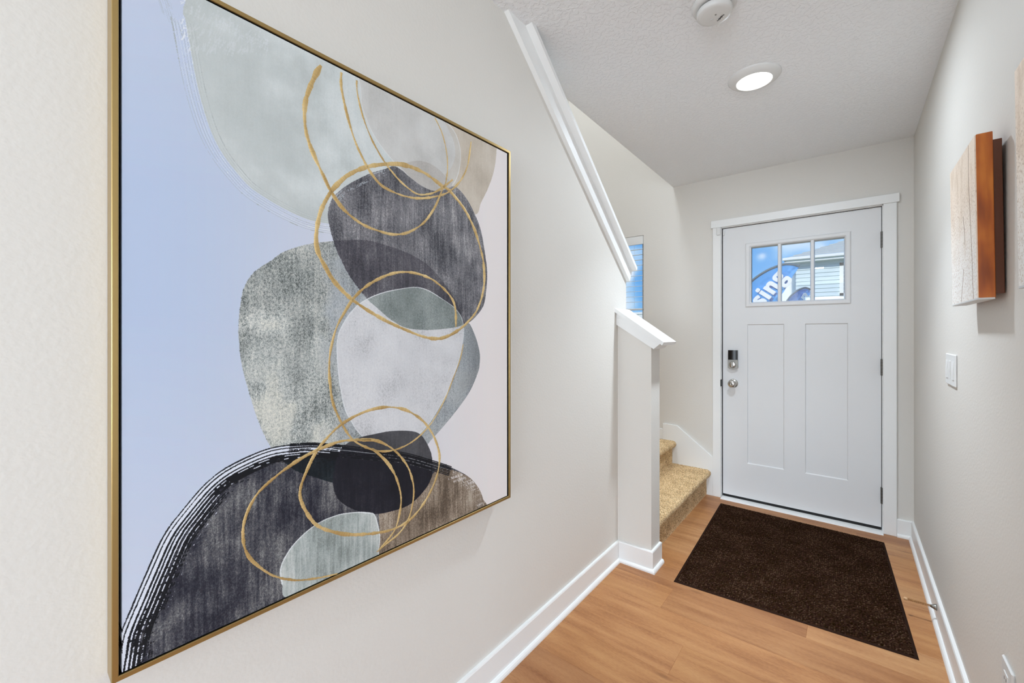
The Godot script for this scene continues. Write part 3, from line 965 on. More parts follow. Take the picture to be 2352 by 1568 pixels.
func build_stairs() -> void:
	var s := thing("staircase", "tan carpeted staircase turning left beside the front door", "staircase", V(-1.0, 0, 2.9))
	var step := func(ur: float, y0: float, y1: float, back: float) -> Array:
		# from the foot of the riser up, round the nosing and back along the tread
		return [Vector2(ur, y0), Vector2(ur, y1 - 0.058), Vector2(ur + 0.012, y1 - 0.05), Vector2(ur + 0.026, y1 - 0.042), Vector2(ur + 0.032, y1 - 0.03), Vector2(ur + 0.031, y1 - 0.016), Vector2(ur + 0.024, y1 - 0.006), Vector2(ur + 0.012, y1 - 0.001), Vector2(ur, y1), Vector2(back, y1)]
	var st := pile(step.call(-0.867, 0.0, 0.192, -1.13), 2.314, D_END - 0.0165, 0.0037)
	obj("carpet_step", st, M.carpet, s)
	st = pile(step.call(-1.128, 0.19, 0.374, -1.5), 2.314, D_END - 0.0165, 0.0037)
	obj("carpet_step", st, M.carpet, s)
	var plain := mat(C(196, 156, 106), 1.0, 0, 0.1)
	st = mesh_tool()
	hb(st, -2.105, -1.5, 0.0, 0.374, 2.314, D_END - 0.012)
	obj("carpet_landing", st, plain, s)
	st = mesh_tool()
	hb(st, -1.5, -1.14, 0.0, 0.36, 2.314, D_END - 0.017)
	hb(st, -1.14, -0.872, 0.0, 0.18, 2.314, D_END - 0.017)
	obj("step_base", st, M.under, s)
	s = thing("upper_stairs", "upper flight of tan carpeted steps rising behind the left wall", "staircase", V(-1.61, 0.0, 0.9))
	for k in range(1, 13):
		st = mesh_tool()
		hb(st, -2.105, W_LB - 0.004, 0.374 + 0.19 * (k - 1), 0.374 + 0.19 * k, 2.30 - 0.2425 * k, 2.30 - 0.2425 * (k - 1) + 0.012, 0.012)
		hb(st, -2.105, W_LB - 0.004, 0.0, 0.374 + 0.19 * (k - 1), 2.30 - 0.2425 * k, 2.30 - 0.2425 * (k - 1))
		obj("carpet_step", st, plain, s)
	st = mesh_tool()
	hb(st, -2.105, W_LB - 0.004, 2.45, 2.654, -1.6, -0.6)
	obj("carpet_landing", st, plain, s)


func build_window() -> void:
	var w := thing("window_1", "tall white framed window over the stair landing behind a blind", "window", V(-1.69, 1.33, 3.6), "", "structure")
	var st := mesh_tool()
	hb(st, -2.0, -1.955, 1.33, 2.087, 3.585, 3.63, 0.003)
	hb(st, -1.417, -1.372, 1.33, 2.087, 3.60, 3.63, 0.003)
	hb(st, -2.0, -1.372, 2.045, 2.087, 3.585, 3.63, 0.003)
	hb(st, -2.0, -1.372, 1.33, 1.372, 3.585, 3.63, 0.003)
	obj("sash", st, M.trim, w)
	st = mesh_tool()
	hb(st, -1.96, -1.412, 1.365, 2.05, 3.606, 3.611)
	obj("pane", st, M.glass, w)
	st = mesh_tool()
	hb(st, -2.0, -1.372, 1.318, 1.331, D_END - 0.004, 3.6, 0.002)
	obj("window_sill", st, M.trim, w)
	var b := thing("window_blind", "white slatted blind half open in the landing window", "blind", V(-1.69, 1.455, 3.55))
	st = mesh_tool()
	hb(st, -1.998, -1.376, 2.012, 2.086, D_END + 0.002, D_END + 0.012, 0.003)
	hb(st, -1.99, -1.384, 2.04, 2.086, D_END + 0.012, D_END + 0.062)
	obj("headrail", st, M.white, b)
	var y := 1.975
	while y > 1.475:
		st = mesh_tool()
		var m := func(p: Vector2, t: float) -> Vector3: return V(t, p.y, p.x)
		prism(st, PackedVector2Array([Vector2(3.53, y - 0.003), Vector2(3.554, y + 0.001), Vector2(3.578, y + 0.002), Vector2(3.578, y + 0.0045), Vector2(3.554, y + 0.0035), Vector2(3.53, y - 0.0005)]), m, -1.99, -1.388)
		obj("slat", st, M.white, b)
		y -= 0.0455
	st = mesh_tool()
	hb(st, -1.99, -1.388, 1.45, 1.463, 3.53, 3.578, 0.003)
	obj("bottom_rail", st, M.white, b)
	for u in [-1.9, -1.47]:
		st = mesh_tool()
		tube(st, [V(u, 2.05, 3.555), V(u, 1.455, 3.555)], 0.0008, 6)
		obj("ladder_cord", st, M.white, b)


# ------------------------------------------------------------------ the painting
# a point on the picture: s along the wall, y up, o out from the frame's front
func PA(s: float, y: float, o: float) -> Vector3:
	var g := deg_to_rad(0.9)
	return V(-0.957 + sin(g) * s + cos(g) * o, y, 0.137 + cos(g) * s - sin(g) * o)


const CS := 0.0085
const CW := 1.007
const CY := 0.676
const CH := 1.206


func to_px(p: Array) -> Array:
	return p.map(func(v): return Vector2((v.x * 0.001 - CS) / CW * ART_W, (CY + CH - v.y * 0.001) / CH * ART_H))


func build_painting() -> void:
	var art := thing("framed_painting", "large abstract painting of stacked grey stones and gold rings in a thin gold frame", "painting", PA(0.515, 0.664, -0.02))
	var map := func(p: Vector2, h: float) -> Vector3: return PA(p.x, p.y, h)
	var r := Rect2(-0.0046, 0.664, 1.0378, 1.231)
	var st := mesh_tool()
	ring(st, map, r, [Vector2(0, -0.042), Vector2(0, -0.001), Vector2(0.001, 0), Vector2(0.008, 0), Vector2(0.009, -0.001), Vector2(0.009, -0.004)])
	obj("frame", st, M.frame_gold, art)
	st = mesh_tool()
	ring(st, map, r, [Vector2(0.009, -0.004), Vector2(0.009, -0.034), Vector2(0.03, -0.034), Vector2(0.03, -0.042), Vector2(0.0, -0.042)])
	obj("frame_liner", st, M.black, art)
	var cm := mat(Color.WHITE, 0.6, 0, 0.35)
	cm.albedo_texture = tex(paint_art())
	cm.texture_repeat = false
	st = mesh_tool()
	# face, then sides
	var c := [Vector2(0, 1), Vector2(1, 1), Vector2(1, 0), Vector2(0, 0)]
	var put := func(a: Array, uv: Array, hint: Vector3) -> void:
		for t in [[0, 1, 2], [0, 2, 3]]:
			var p := [0, 1, 2].map(func(i): return a[t[i]])
			var q := [0, 1, 2].map(func(i): return uv[t[i]])
			var n: Vector3 = (p[1] - p[0]).cross(p[2] - p[0]).normalized()
			var o := [0, 1, 2]
			if n.dot(hint) > 0.0:
				o = [0, 2, 1]
			else:
				n = -n
			for i in o:
				st.set_normal(n)
				st.set_uv(q[i])
				st.add_vertex(p[i])
	var at := func(q: Vector2, o: float) -> Vector3: return PA(CS + CW * q.x, CY + CH * (1.0 - q.y), o)
	var face := PA(0, 0, 1) - PA(0, 0, 0)
	put.call(c.map(func(q): return at.call(q, -0.002)), c, face)
	for i in 4:
		var j := (i + 1) % 4
		var hint: Vector3 = at.call((c[i] + c[j]) / 2.0, 0.0) - at.call(Vector2(0.5, 0.5), 0.0)
		put.call([at.call(c[i], -0.002), at.call(c[j], -0.002), at.call(c[j], -0.034), at.call(c[i], -0.034)], [c[i], c[j], c[j], c[i]], hint)
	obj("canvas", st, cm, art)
	var nz := noise(160.0, 3, 8)
	var nw := noise(22.0, 2, 9)
	for g in GOLD:
		var line := catmull(g[2], false, 22)
		st = mesh_tool()
		var pts := []
		var nor := []
		var col := []
		for i in line.size():
			var p := line[i] * 0.001
			var t := (line[mini(i + 1, line.size() - 1)] - line[maxi(i - 1, 0)]).normalized()
			var n := Vector2(-t.y, t.x)
			var k := float(i) / (line.size() - 1)
			var w: float = lerpf(g[0], g[1], k) * 0.0009 * (1.0 + 0.6 * nw.get_noise_2d(p.x, p.y + g[0]))
			var a := p + n * (w + 0.0011 * nz.get_noise_2d(p.x * 2.6, p.y * 2.6))
			var b := p - n * (w + 0.0011 * nz.get_noise_2d(p.x * 2.6 + 7.0, p.y * 2.6))
			a = a.clamp(Vector2(CS, CY), Vector2(CS + CW, CY + CH))
			b = b.clamp(Vector2(CS, CY), Vector2(CS + CW, CY + CH))
			p = p.clamp(Vector2(CS, CY), Vector2(CS + CW, CY + CH))
			var row := [PA(a.x, a.y, -0.0019), PA(p.x + n.x * w * 0.5, p.y + n.y * w * 0.5, -0.0008), PA(p.x - n.x * w * 0.5, p.y - n.y * w * 0.5, -0.0008), PA(b.x, b.y, -0.0019)]
			pts.append(row)
			var tone := C(168, 134, 78).lerp(C(242, 216, 158), clampf(0.5 + 0.22 * nz.get_noise_2d(p.x * 2.4 + 3.0, p.y * 2.4) + 0.35 * nw.get_noise_2d(p.x * 0.5, p.y * 0.5 + 5.0) + 0.3 * (p.x - 0.5), 0.0, 1.0)).srgb_to_linear()
			col.append([tone, tone, tone, tone])
			var jig := 0.06 * nz.get_noise_2d(p.x * 2.7, p.y * 2.7)
			var side := (PA(n.x, n.y, 0) - PA(0, 0, 0)) * 0.5
			var up := (PA(t.x, t.y, 0) - PA(0, 0, 0)) * jig
			nor.append([(face + side + up).normalized(), (face + side * 0.4 + up).normalized(), (face - side * 0.4 + up).normalized(), (face - side + up).normalized()])
		skin(st, pts, nor, [], col)
		obj("gold_ring", st, M.gold, art)


func spans_of(poly: PackedVector2Array, jitter: PackedByteArray, amount: float) -> Array:
	var out := []
	out.resize(ART_H)
	for y in ART_H:
		var xs := PackedFloat32Array()
		var yy := y + 0.5
		for i in poly.size():
			var a := poly[i]
			var b := poly[(i + 1) % poly.size()]
			if (a.y <= yy) != (b.y <= yy):
				xs.append(a.x + (yy - a.y) * (b.x - a.x) / (b.y - a.y))
		if xs.size() < 2:
			continue
		xs.sort()
		var row := PackedInt32Array()
		for k in range(0, xs.size() - 1, 2):
			var x0 := int(clampf(xs[k], 0, ART_W - 1))
			var x1 := int(clampf(xs[k + 1], 0, ART_W - 1))
			var j0 := (jitter[y * ART_W + x0] - 128) / 128.0 * amount
			var j1 := (jitter[y * ART_W + x1] - 128) / 128.0 * amount
			row.append(int(clampf(xs[k] + j0, 0, ART_W)))
			row.append(int(clampf(xs[k + 1] + j1, 0, ART_W)))
		out[y] = row
	return out


func paint_art() -> Image:
	var streak := mixed(grey(ART_W, ART_H, 0.11, 1, 16, 4, 51), grey(ART_W, ART_H, 0.03, 1, 9, 3, 54), 0.45).get_data()
	var grain := mixed(grey(ART_W, ART_H, 0.3, 1, 1.8, 3, 52), grey(ART_W, ART_H, 0.1, 1, 1.3, 4, 55), 0.4).get_data()
	var dots := noise(0.9, 1, 57, FastNoiseLite.TYPE_VALUE).get_image(ART_W, ART_H, false, false, true)
	dots.convert(Image.FORMAT_L8)
	var fine := dots.get_data()
	var blot := grey(ART_W, ART_H, 0.02, 4, 4, 4, 53).get_data()
	var buf := PackedByteArray()
	buf.resize(ART_W * ART_H * 3)
	# background: blue daylight tint painted in on the left, warm white on the right
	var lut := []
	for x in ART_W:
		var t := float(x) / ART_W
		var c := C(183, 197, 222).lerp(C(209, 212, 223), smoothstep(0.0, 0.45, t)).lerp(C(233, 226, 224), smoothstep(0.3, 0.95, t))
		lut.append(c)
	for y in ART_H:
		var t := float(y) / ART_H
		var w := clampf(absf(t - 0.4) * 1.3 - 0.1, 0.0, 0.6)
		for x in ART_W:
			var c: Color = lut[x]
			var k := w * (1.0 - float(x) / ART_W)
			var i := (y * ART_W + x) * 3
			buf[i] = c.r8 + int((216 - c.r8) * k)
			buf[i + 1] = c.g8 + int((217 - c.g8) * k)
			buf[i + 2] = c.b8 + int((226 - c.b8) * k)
	var sp := {}
	for key in STONE:
		sp[key] = spans_of(catmull(to_px(STONE[key]), true, 8), grain, 2.4 if key in ["dark", "big", "brown"] else 1.6)
	var shade := func(stops: Array) -> PackedByteArray:
		var g := Gradient.new()
		g.offsets = PackedFloat32Array(stops.map(func(s): return s[0]))
		g.colors = PackedColorArray(stops.map(func(s): return s[1]))
		var o := PackedByteArray()
		for i in 256:
			var c := g.sample(i / 255.0)
			o.append_array([c.r8, c.g8, c.b8])
		return o
	# name, weights (streak, grain, blotch), colours, [overlap with, colours]
	var layers := [
		["stone_pale", 0.25, 0.5, 0.6, [[0.0, C(182, 188, 186)], [0.4, C(204, 210, 209)], [0.65, C(214, 219, 218)], [1.0, C(226, 229, 228)]], "", []],
		["beige", 0.3, 0.5, 0.7, [[0.0, C(178, 166, 150)], [0.5, C(200, 189, 174)], [1.0, C(214, 206, 194)]], "", []],
		["pale_light", 0.2, 0.5, 0.8, [[0.0, C(186, 185, 181)], [0.5, C(204, 203, 200)], [1.0, C(216, 216, 213)]], "beige", [[0.0, C(186, 180, 170)], [0.5, C(200, 195, 187)], [1.0, C(212, 208, 200)]]],
		["grey", 0.55, 1.6, 0.5, [[0.0, C(98, 104, 102)], [0.25, C(146, 152, 149)], [0.5, C(182, 186, 183)], [0.7, C(204, 206, 200)], [1.0, C(228, 226, 217)]], "", []],
		["dark", 0.85, 1.15, 0.8, [[0.0, C(62, 62, 68)], [0.3, C(96, 96, 101)], [0.55, C(120, 119, 123)], [0.8, C(142, 140, 143)], [1.0, C(178, 176, 176)]], "grey", [[0.0, C(54, 53, 60)], [0.5, C(84, 82, 89)], [0.8, C(104, 102, 107)], [1.0, C(132, 130, 134)]]],
		["lens", 0.3, 0.6, 0.6, [[0.0, C(168, 164, 159)], [0.5, C(190, 186, 181)], [1.0, C(204, 200, 196)]], "", []],
		["white", 0.3, 1.1, 0.7, [[0.0, C(168, 169, 171)], [0.3, C(202, 202, 204)], [0.6, C(213, 213, 215)], [1.0, C(224, 224, 224)]], "dark", [[0.0, C(106, 114, 112)], [0.5, C(138, 146, 144)], [1.0, C(168, 174, 172)]]],
		["big", 1.05, 1.1, 1.0, [[0.0, C(34, 35, 46)], [0.35, C(56, 57, 66)], [0.6, C(80, 80, 86)], [0.85, C(104, 104, 106)], [1.0, C(134, 134, 134)]], "grey", [[0.0, C(14, 20, 26)], [0.6, C(24, 32, 38)], [1.0, C(40, 48, 54)]]],
		["brown", 1.1, 1.3, 0.8, [[0.0, C(88, 76, 64)], [0.4, C(128, 113, 98)], [0.7, C(150, 135, 119)], [1.0, C(184, 172, 156)]], "", []],
		["oval", 0.5, 0.6, 0.6, [[0.0, C(54, 54, 58)], [0.5, C(76, 76, 80)], [1.0, C(104, 104, 106)]], "big", [[0.0, C(20, 21, 28)], [0.6, C(32, 33, 42)], [1.0, C(54, 54, 62)]]],
	]
	var fill := func(l: Array) -> void:
		var a: PackedByteArray = shade.call(l[4])
		var b: PackedByteArray = shade.call(l[6]) if l[6].size() else a
		var rows: Array = sp[l[0]]
		var over: Array = sp[l[5]] if l[5] else []
		for y in ART_H:
			if rows[y] == null:
				continue
			var row: PackedInt32Array = rows[y]
			var o0 := -1
			var o1 := -1
			if over.size() and over[y] != null:
				o0 = over[y][0]
				o1 = over[y][over[y].size() - 1]
			for k in range(0, row.size(), 2):
				for x in range(row[k], row[k + 1]):
					var i := y * ART_W + x
					var v := int(clampf(128.0 + (streak[i] - 128) * l[1] + (grain[i] - 128) * l[2] + (blot[i] - 128) * l[3] + (fine[i] - 128) * l[2] * 0.3, 0, 255)) * 3
					var i3 := i * 3
					if x >= o0 and x < o1:
						buf[i3] = b[v]
						buf[i3 + 1] = b[v + 1]
						buf[i3 + 2] = b[v + 2]
					else:
						buf[i3] = a[v]
						buf[i3 + 1] = a[v + 1]
						buf[i3 + 2] = a[v + 2]
	# dry brush along a line: dots of one colour, broken by the grain
	var stroke := func(line: PackedVector2Array, width: float, color: Color, alpha: float, gap: int, shift: int) -> void:
		var cr := color.r8
		var cg := color.g8
		var cb := color.b8
		for i in line.size() - 1:
			var n := maxi(1, int(line[i].distance_to(line[i + 1])))
			for k in n:
				var p := line[i].lerp(line[i + 1], float(k) / n)
				var gi := clampi(int(p.y), 0, ART_H - 1) * ART_W + clampi(int(p.x) + shift, 0, ART_W - 1)
				var g := (grain[gi] + blot[gi]) / 2
				if g < gap:
					continue
				var rad := width * (0.55 + 0.9 * (g - gap) / 128.0)
				var q := int(ceil(rad))
				for dy in range(-q, q + 1):
					var yy := int(p.y) + dy
					if yy < 0 or yy >= ART_H:
						continue
					for dx in range(-q, q + 1):
						var xx := int(p.x) + dx
						if xx < 0 or xx >= ART_W or dx * dx + dy * dy > rad * rad:
							continue
						var i3 := (yy * ART_W + xx) * 3
						buf[i3] += int((cr - buf[i3]) * alpha)
						buf[i3 + 1] += int((cg - buf[i3 + 1]) * alpha)
						buf[i3 + 2] += int((cb - buf[i3 + 2]) * alpha)
	var shifted := func(line: PackedVector2Array, by: float) -> PackedVector2Array:
		var out := PackedVector2Array()
		for i in line.size():
			var t := (line[mini(i + 1, line.size() - 1)] - line[maxi(i - 1, 0)]).normalized()
			out.append(line[i] + Vector2(-t.y, t.x) * by)
		return out
	var part := func(key: String, a: int, b: int) -> PackedVector2Array:
		return catmull(to_px(STONE[key].slice(a, b)), false, 10)
	var pale: PackedVector2Array = catmull(to_px(STONE["stone_pale"]), true, 8)
	for l in layers:
		fill.call(l)
		if l[0] == "stone_pale":
			# brushed left edge: light and dark hairs, and white scuffs at the top
			var edge: PackedVector2Array = part.call("stone_pale", 2, 17)
			for k in 15:
				stroke.call(shifted.call(edge, -16.0 + k * 3.3), 0.9, C(226, 231, 236) if k % 2 else C(166, 173, 175), 0.75, 84 + (k * 13) % 44, k * 90)
			for k in 260:
				var x := 118.0 + rng.randf() * 200.0
				var y := 8.0 + rng.randf() * maxf(205.0 - 0.5 * x, 20.0)
				stroke.call(PackedVector2Array([Vector2(x, y), Vector2(x - rng.randf() * 12.0, y + 8 + rng.randf() * 20)]), 1.2, C(230, 233, 237), 0.5, 108, k * 17)
			for k in 26:
				var x := 62.0 + rng.randf() * 44.0
				var y := 5.0 + (x - 62.0) * 1.3 + rng.randf() * 50.0
				stroke.call(PackedVector2Array([Vector2(x, y), Vector2(x + 10, y + 16 + rng.randf() * 26)]), 1.0, C(172, 180, 186), 0.55, 112, k * 37)
			# cloudier, greyer paint on the left
			for y in 900:
				if sp["stone_pale"][y] == null:
					continue
				for x in range(sp["stone_pale"][y][0], mini(sp["stone_pale"][y][1], 700)):
					var i := y * ART_W + x
					var k := (1.0 - smoothstep(180.0, 560.0, x - 0.25 * y + (blot[i] - 128) * 1.6)) * 0.55
					var i3 := i * 3
					buf[i3] += int((184 - buf[i3]) * k)
					buf[i3 + 1] += int((189 - buf[i3 + 1]) * k)
					buf[i3 + 2] += int((187 - buf[i3 + 2]) * k)
		elif l[0] == "pale_light":
			stroke.call(catmull(to_px(STONE["pale_light"].slice(0, 18)), false, 10), 1.8, C(222, 222, 220), 0.6, 70, 11)
		elif l[0] == "grey":
			# smoother blue grey on the right, darker towards the upper left and the right rim, cream low on the left
			var rows: Array = sp["grey"]
			for y in ART_H:
				if rows[y] == null:
					continue
				var fy := float(y) / ART_H
				for x in range(rows[y][0], rows[y][rows[y].size() - 1]):
					var i := y * ART_W + x
					var wob := (blot[i] - 128) * 0.9
					var bl := smoothstep(470.0, 570.0, x + wob) * 0.75
					var rim := smoothstep(1080.0, 1190.0, x + wob * 0.5) * 0.55
					var top := (1.0 - smoothstep(0.42, 0.62, fy + (blot[i] - 128) / 500.0)) * (1.0 - bl) * 0.2
					var low := smoothstep(0.6, 0.78, fy + (blot[i] - 128) / 400.0) * (1.0 - bl) * 0.35
					var i3 := i * 3
					var v := 0.62 + 0.38 * buf[i3] / 190.0
					buf[i3] += int((160 * v - buf[i3]) * bl)
					buf[i3 + 1] += int((166 * v - buf[i3 + 1]) * bl)
					buf[i3 + 2] += int((172 * v - buf[i3 + 2]) * bl)
					for c in 3:
						var q := buf[i3 + c] * (1.0 - rim * 0.32) * (1.0 - top * 0.5)
						buf[i3 + c] = int(q + (([222, 218, 202][c]) - q) * low * (0.4 + 0.6 * v))
		elif l[0] == "dark":
			var line: PackedVector2Array = part.call("dark", 3, 9)
			for k in 5:
				stroke.call(shifted.call(line, 4.0 + k * 4.0), 2.6, C(176, 184, 190), 0.6, 134 + k * 5, k * 77)
			line = part.call("dark", 17, 28)
			stroke.call(shifted.call(line, 6.0), 3.0, C(150, 154, 160), 0.4, 140, 30)
		elif l[0] == "white":
			stroke.call(catmull(to_px(STONE["white"]), true, 8), 1.5, C(224, 226, 228), 0.6, 60, 5)
		elif l[0] == "big":
			# the arc of brush strokes
			var edge: PackedVector2Array = part.call("big", 0, 16)
			for k in 13:
				stroke.call(shifted.call(edge, 8.0 + k * 5.0), 3.2, C(16, 18, 24), 0.85, 50 + k * 7, k * 130)
			for j in [[4.5, 2.2, 44], [13.5, 4.6, 52], [23.5, 2.4, 76], [31.0, 2.0, 96], [40.0, 1.8, 110], [49.0, 1.7, 120], [60.0, 1.5, 132], [76.0, 1.4, 144]]:
				stroke.call(shifted.call(edge.slice(0, 128 - int(j[0]) / 2), j[0]), j[1], C(222, 226, 236), 0.9, j[2], int(j[0]) * 40)
			for j in [[0.0, 1.3, 48], [8.5, 1.3, 62], [19.0, 1.5, 58], [27.0, 1.3, 66], [35.5, 1.2, 70]]:
				stroke.call(shifted.call(edge, j[0]), j[1], C(18, 20, 27), 0.9, j[2], int(j[0]) * 60 + 500)
		elif l[0] == "brown":
			var rim: PackedVector2Array = part.call("brown", 5, 11)
			for k in 420:
				var p := rim[rng.randi_range(12, rim.size() - 2)] + Vector2(-rng.randf() * 46.0 + 5.0, rng.randf() * 30.0 - 4.0)
				var q := p + Vector2(7, 13) * (0.5 + rng.randf())
				stroke.call(PackedVector2Array([p, q]), 1.5, C(224, 219, 217), 0.65, 122, k * 19)
		elif l[0] == "oval":
			var tail: PackedVector2Array = part.call("big", 10, 17)
			for k in 7:
				stroke.call(shifted.call(tail, -3.0 + k * 6.0), 2.3, C(12, 14, 20), 0.8, 104 - k * 2, 700 + k * 90)
			for j in [[12.0, 1.6, 120], [22.0, 1.5, 126], [34.0, 1.3, 130]]:
				stroke.call(shifted.call(tail, j[0]), j[1], C(150, 152, 156), 0.6, j[2], int(j[0]) * 50)
	fill.call(["pebble", 0.9, 0.7, 0.8, [[0.0, C(128, 136, 132)], [0.35, C(160, 168, 165)], [0.6, C(178, 185, 182)], [1.0, C(204, 208, 204)]], "", []])
	stroke.call(catmull(to_px(STONE["pebble"].slice(1, 16)), false, 10), 1.6, C(222, 226, 226), 0.7, 60, 9)
	return Image.create_from_data(ART_W, ART_H, false, Image.FORMAT_RGB8, buf)


# ------------------------------------------------------------------ carved panels on the right wall
func build_panels() -> void:
	var w := 512
	var h := 640
	var spec := grey(w, h, 0.09, 1, 1.3, 3, 61).get_data()
	var soft := grey(w, h, 0.01, 1, 3, 3, 62).get_data()
	var colr := PackedByteArray()
	var high := PackedByteArray()
	colr.resize(w * h * 3)
	high.resize(w * h)
	# grooves: x as a share of the width from the near edge, along the height
	var g1 := PackedFloat32Array()
	var g2 := PackedFloat32Array()
	for y in h:
		var t := float(y) / h
		g1.append(0.21 - 0.09 * t * t + 0.01 * sin(t * 7.0))
		g2.append(0.5 + 0.1 * sin(t * 6.4 + 0.9))
	for y in h:
		var t := float(y) / h
		for x in w:
			var i := y * w + x
			var s := smoothstep(0.60, 0.74, spec[i] / 255.0) * (0.35 + 0.65 * smoothstep(0.12, 0.4, t))
			var d: float = minf(absf(x / float(w) - g1[y]), absf(x / float(w) - g2[y]) if (t > 0.42 and t < 0.62) or t > 0.78 else 1.0)
			var gr := 1.0 - smoothstep(0.004, 0.011, d)
			var c := C(253, 236, 218).lerp(C(248, 245, 240), smoothstep(0.2, 0.9, t)).lerp(C(214, 190, 164), 0.5 * smoothstep(0.5, 0.9, soft[i] / 255.0) * (1.0 - t))
			c = c.lerp(C(196, 172, 150), s * 0.6).lerp(C(142, 112, 88), gr * 0.8)
			colr[i * 3] = c.r8
			colr[i * 3 + 1] = c.g8
			colr[i * 3 + 2] = c.b8
			high[i] = int(255 * clampf(0.85 - 0.5 * s - 0.8 * gr, 0, 1))
	var m := mat(Color.WHITE, 0.6, 0, 0.3)
	m.albedo_texture = tex(Image.create_from_data(w, h, false, Image.FORMAT_RGB8, colr))
	m.heightmap_enabled = true
	m.heightmap_texture = tex(Image.create_from_data(w, h, false, Image.FORMAT_L8, high))
	m.heightmap_scale = 0.12
	var n1 := panel(m)
	n1.position = V(0.2835, 1.3365, 1.747)
	n1.rotation.z = deg_to_rad(0.75)
	tag(n1, "carved whitewashed wood panel with brown sides, the farther one nearer the light switch", "wall panel", "carved wood wall panels")
	var n2 := n1.duplicate()
	n2.name = "carved_panel_001"
	add_child(n2)
	n2.position = V(0.2835, 1.3365, 1.078)
	tag(n2, "carved whitewashed wood panel cut off by the right edge of the picture", "wall panel", "carved wood wall panels")


# local axes: x towards the wall, y up, z towards the camera; origin at the middle of the lower edge
func panel(m: Material) -> Node3D:
	var p := thing("carved_panel", "", "")
	var st := mesh_tool()
	var hw := 0.168
	var hh := 0.419
	bx(st, Vector3(-0.026, 0, -hw), Vector3(0.003, hh, hw), 0.0012)
	obj("side_block", st, M.walnut, p)
	st = mesh_tool()
	bx(st, Vector3(-0.0288, -0.0025, -hw + 0.001), Vector3(0.002, 0.0024, hw + 0.0002), 0.0006)
	var low := obj("lower_edge", st, M.white2, p)
	low.set_meta("label", "whitewashed lower edge")
	st = mesh_tool()
	var f := -0.0285
	var a := [Vector3(f, 0.002, hw - 0.002), Vector3(f, 0.002, -hw + 0.002), Vector3(f, hh - 0.002, -hw + 0.002), Vector3(f, hh - 0.002, hw - 0.002)]
	var uv := [Vector2(0, 1), Vector2(1, 1), Vector2(1, 0), Vector2(0, 0)]
	for t in [[0, 1, 2], [0, 2, 3]]:
		var n: Vector3 = (a[t[1]] - a[t[0]]).cross(a[t[2]] - a[t[0]])
		var o: Array = t if n.x > 0.0 else [t[0], t[2], t[1]]
		for i in o:
			st.set_normal(Vector3(-1, 0, 0))
			st.set_uv(uv[i])
			st.add_vertex(a[i])
	for i in 4:
		var j := (i + 1) % 4
		var q: Vector3 = (a[i] + a[j]) / 2.0 - Vector3(f, hh / 2, 0)
		quad(st, a[i], a[j], a[j] + Vector3(0.003, 0, 0), a[i] + Vector3(0.003, 0, 0), q)
	obj("carved_face", st, m, p)
	st = mesh_tool()
	bx(st, Vector3(0.003, 0.012, -hw + 0.012), Vector3(0.0195, hh - 0.02, hw - 0.006), 0.001)
	obj("back_cleat", st, M.walnut_dark, p)
	return p


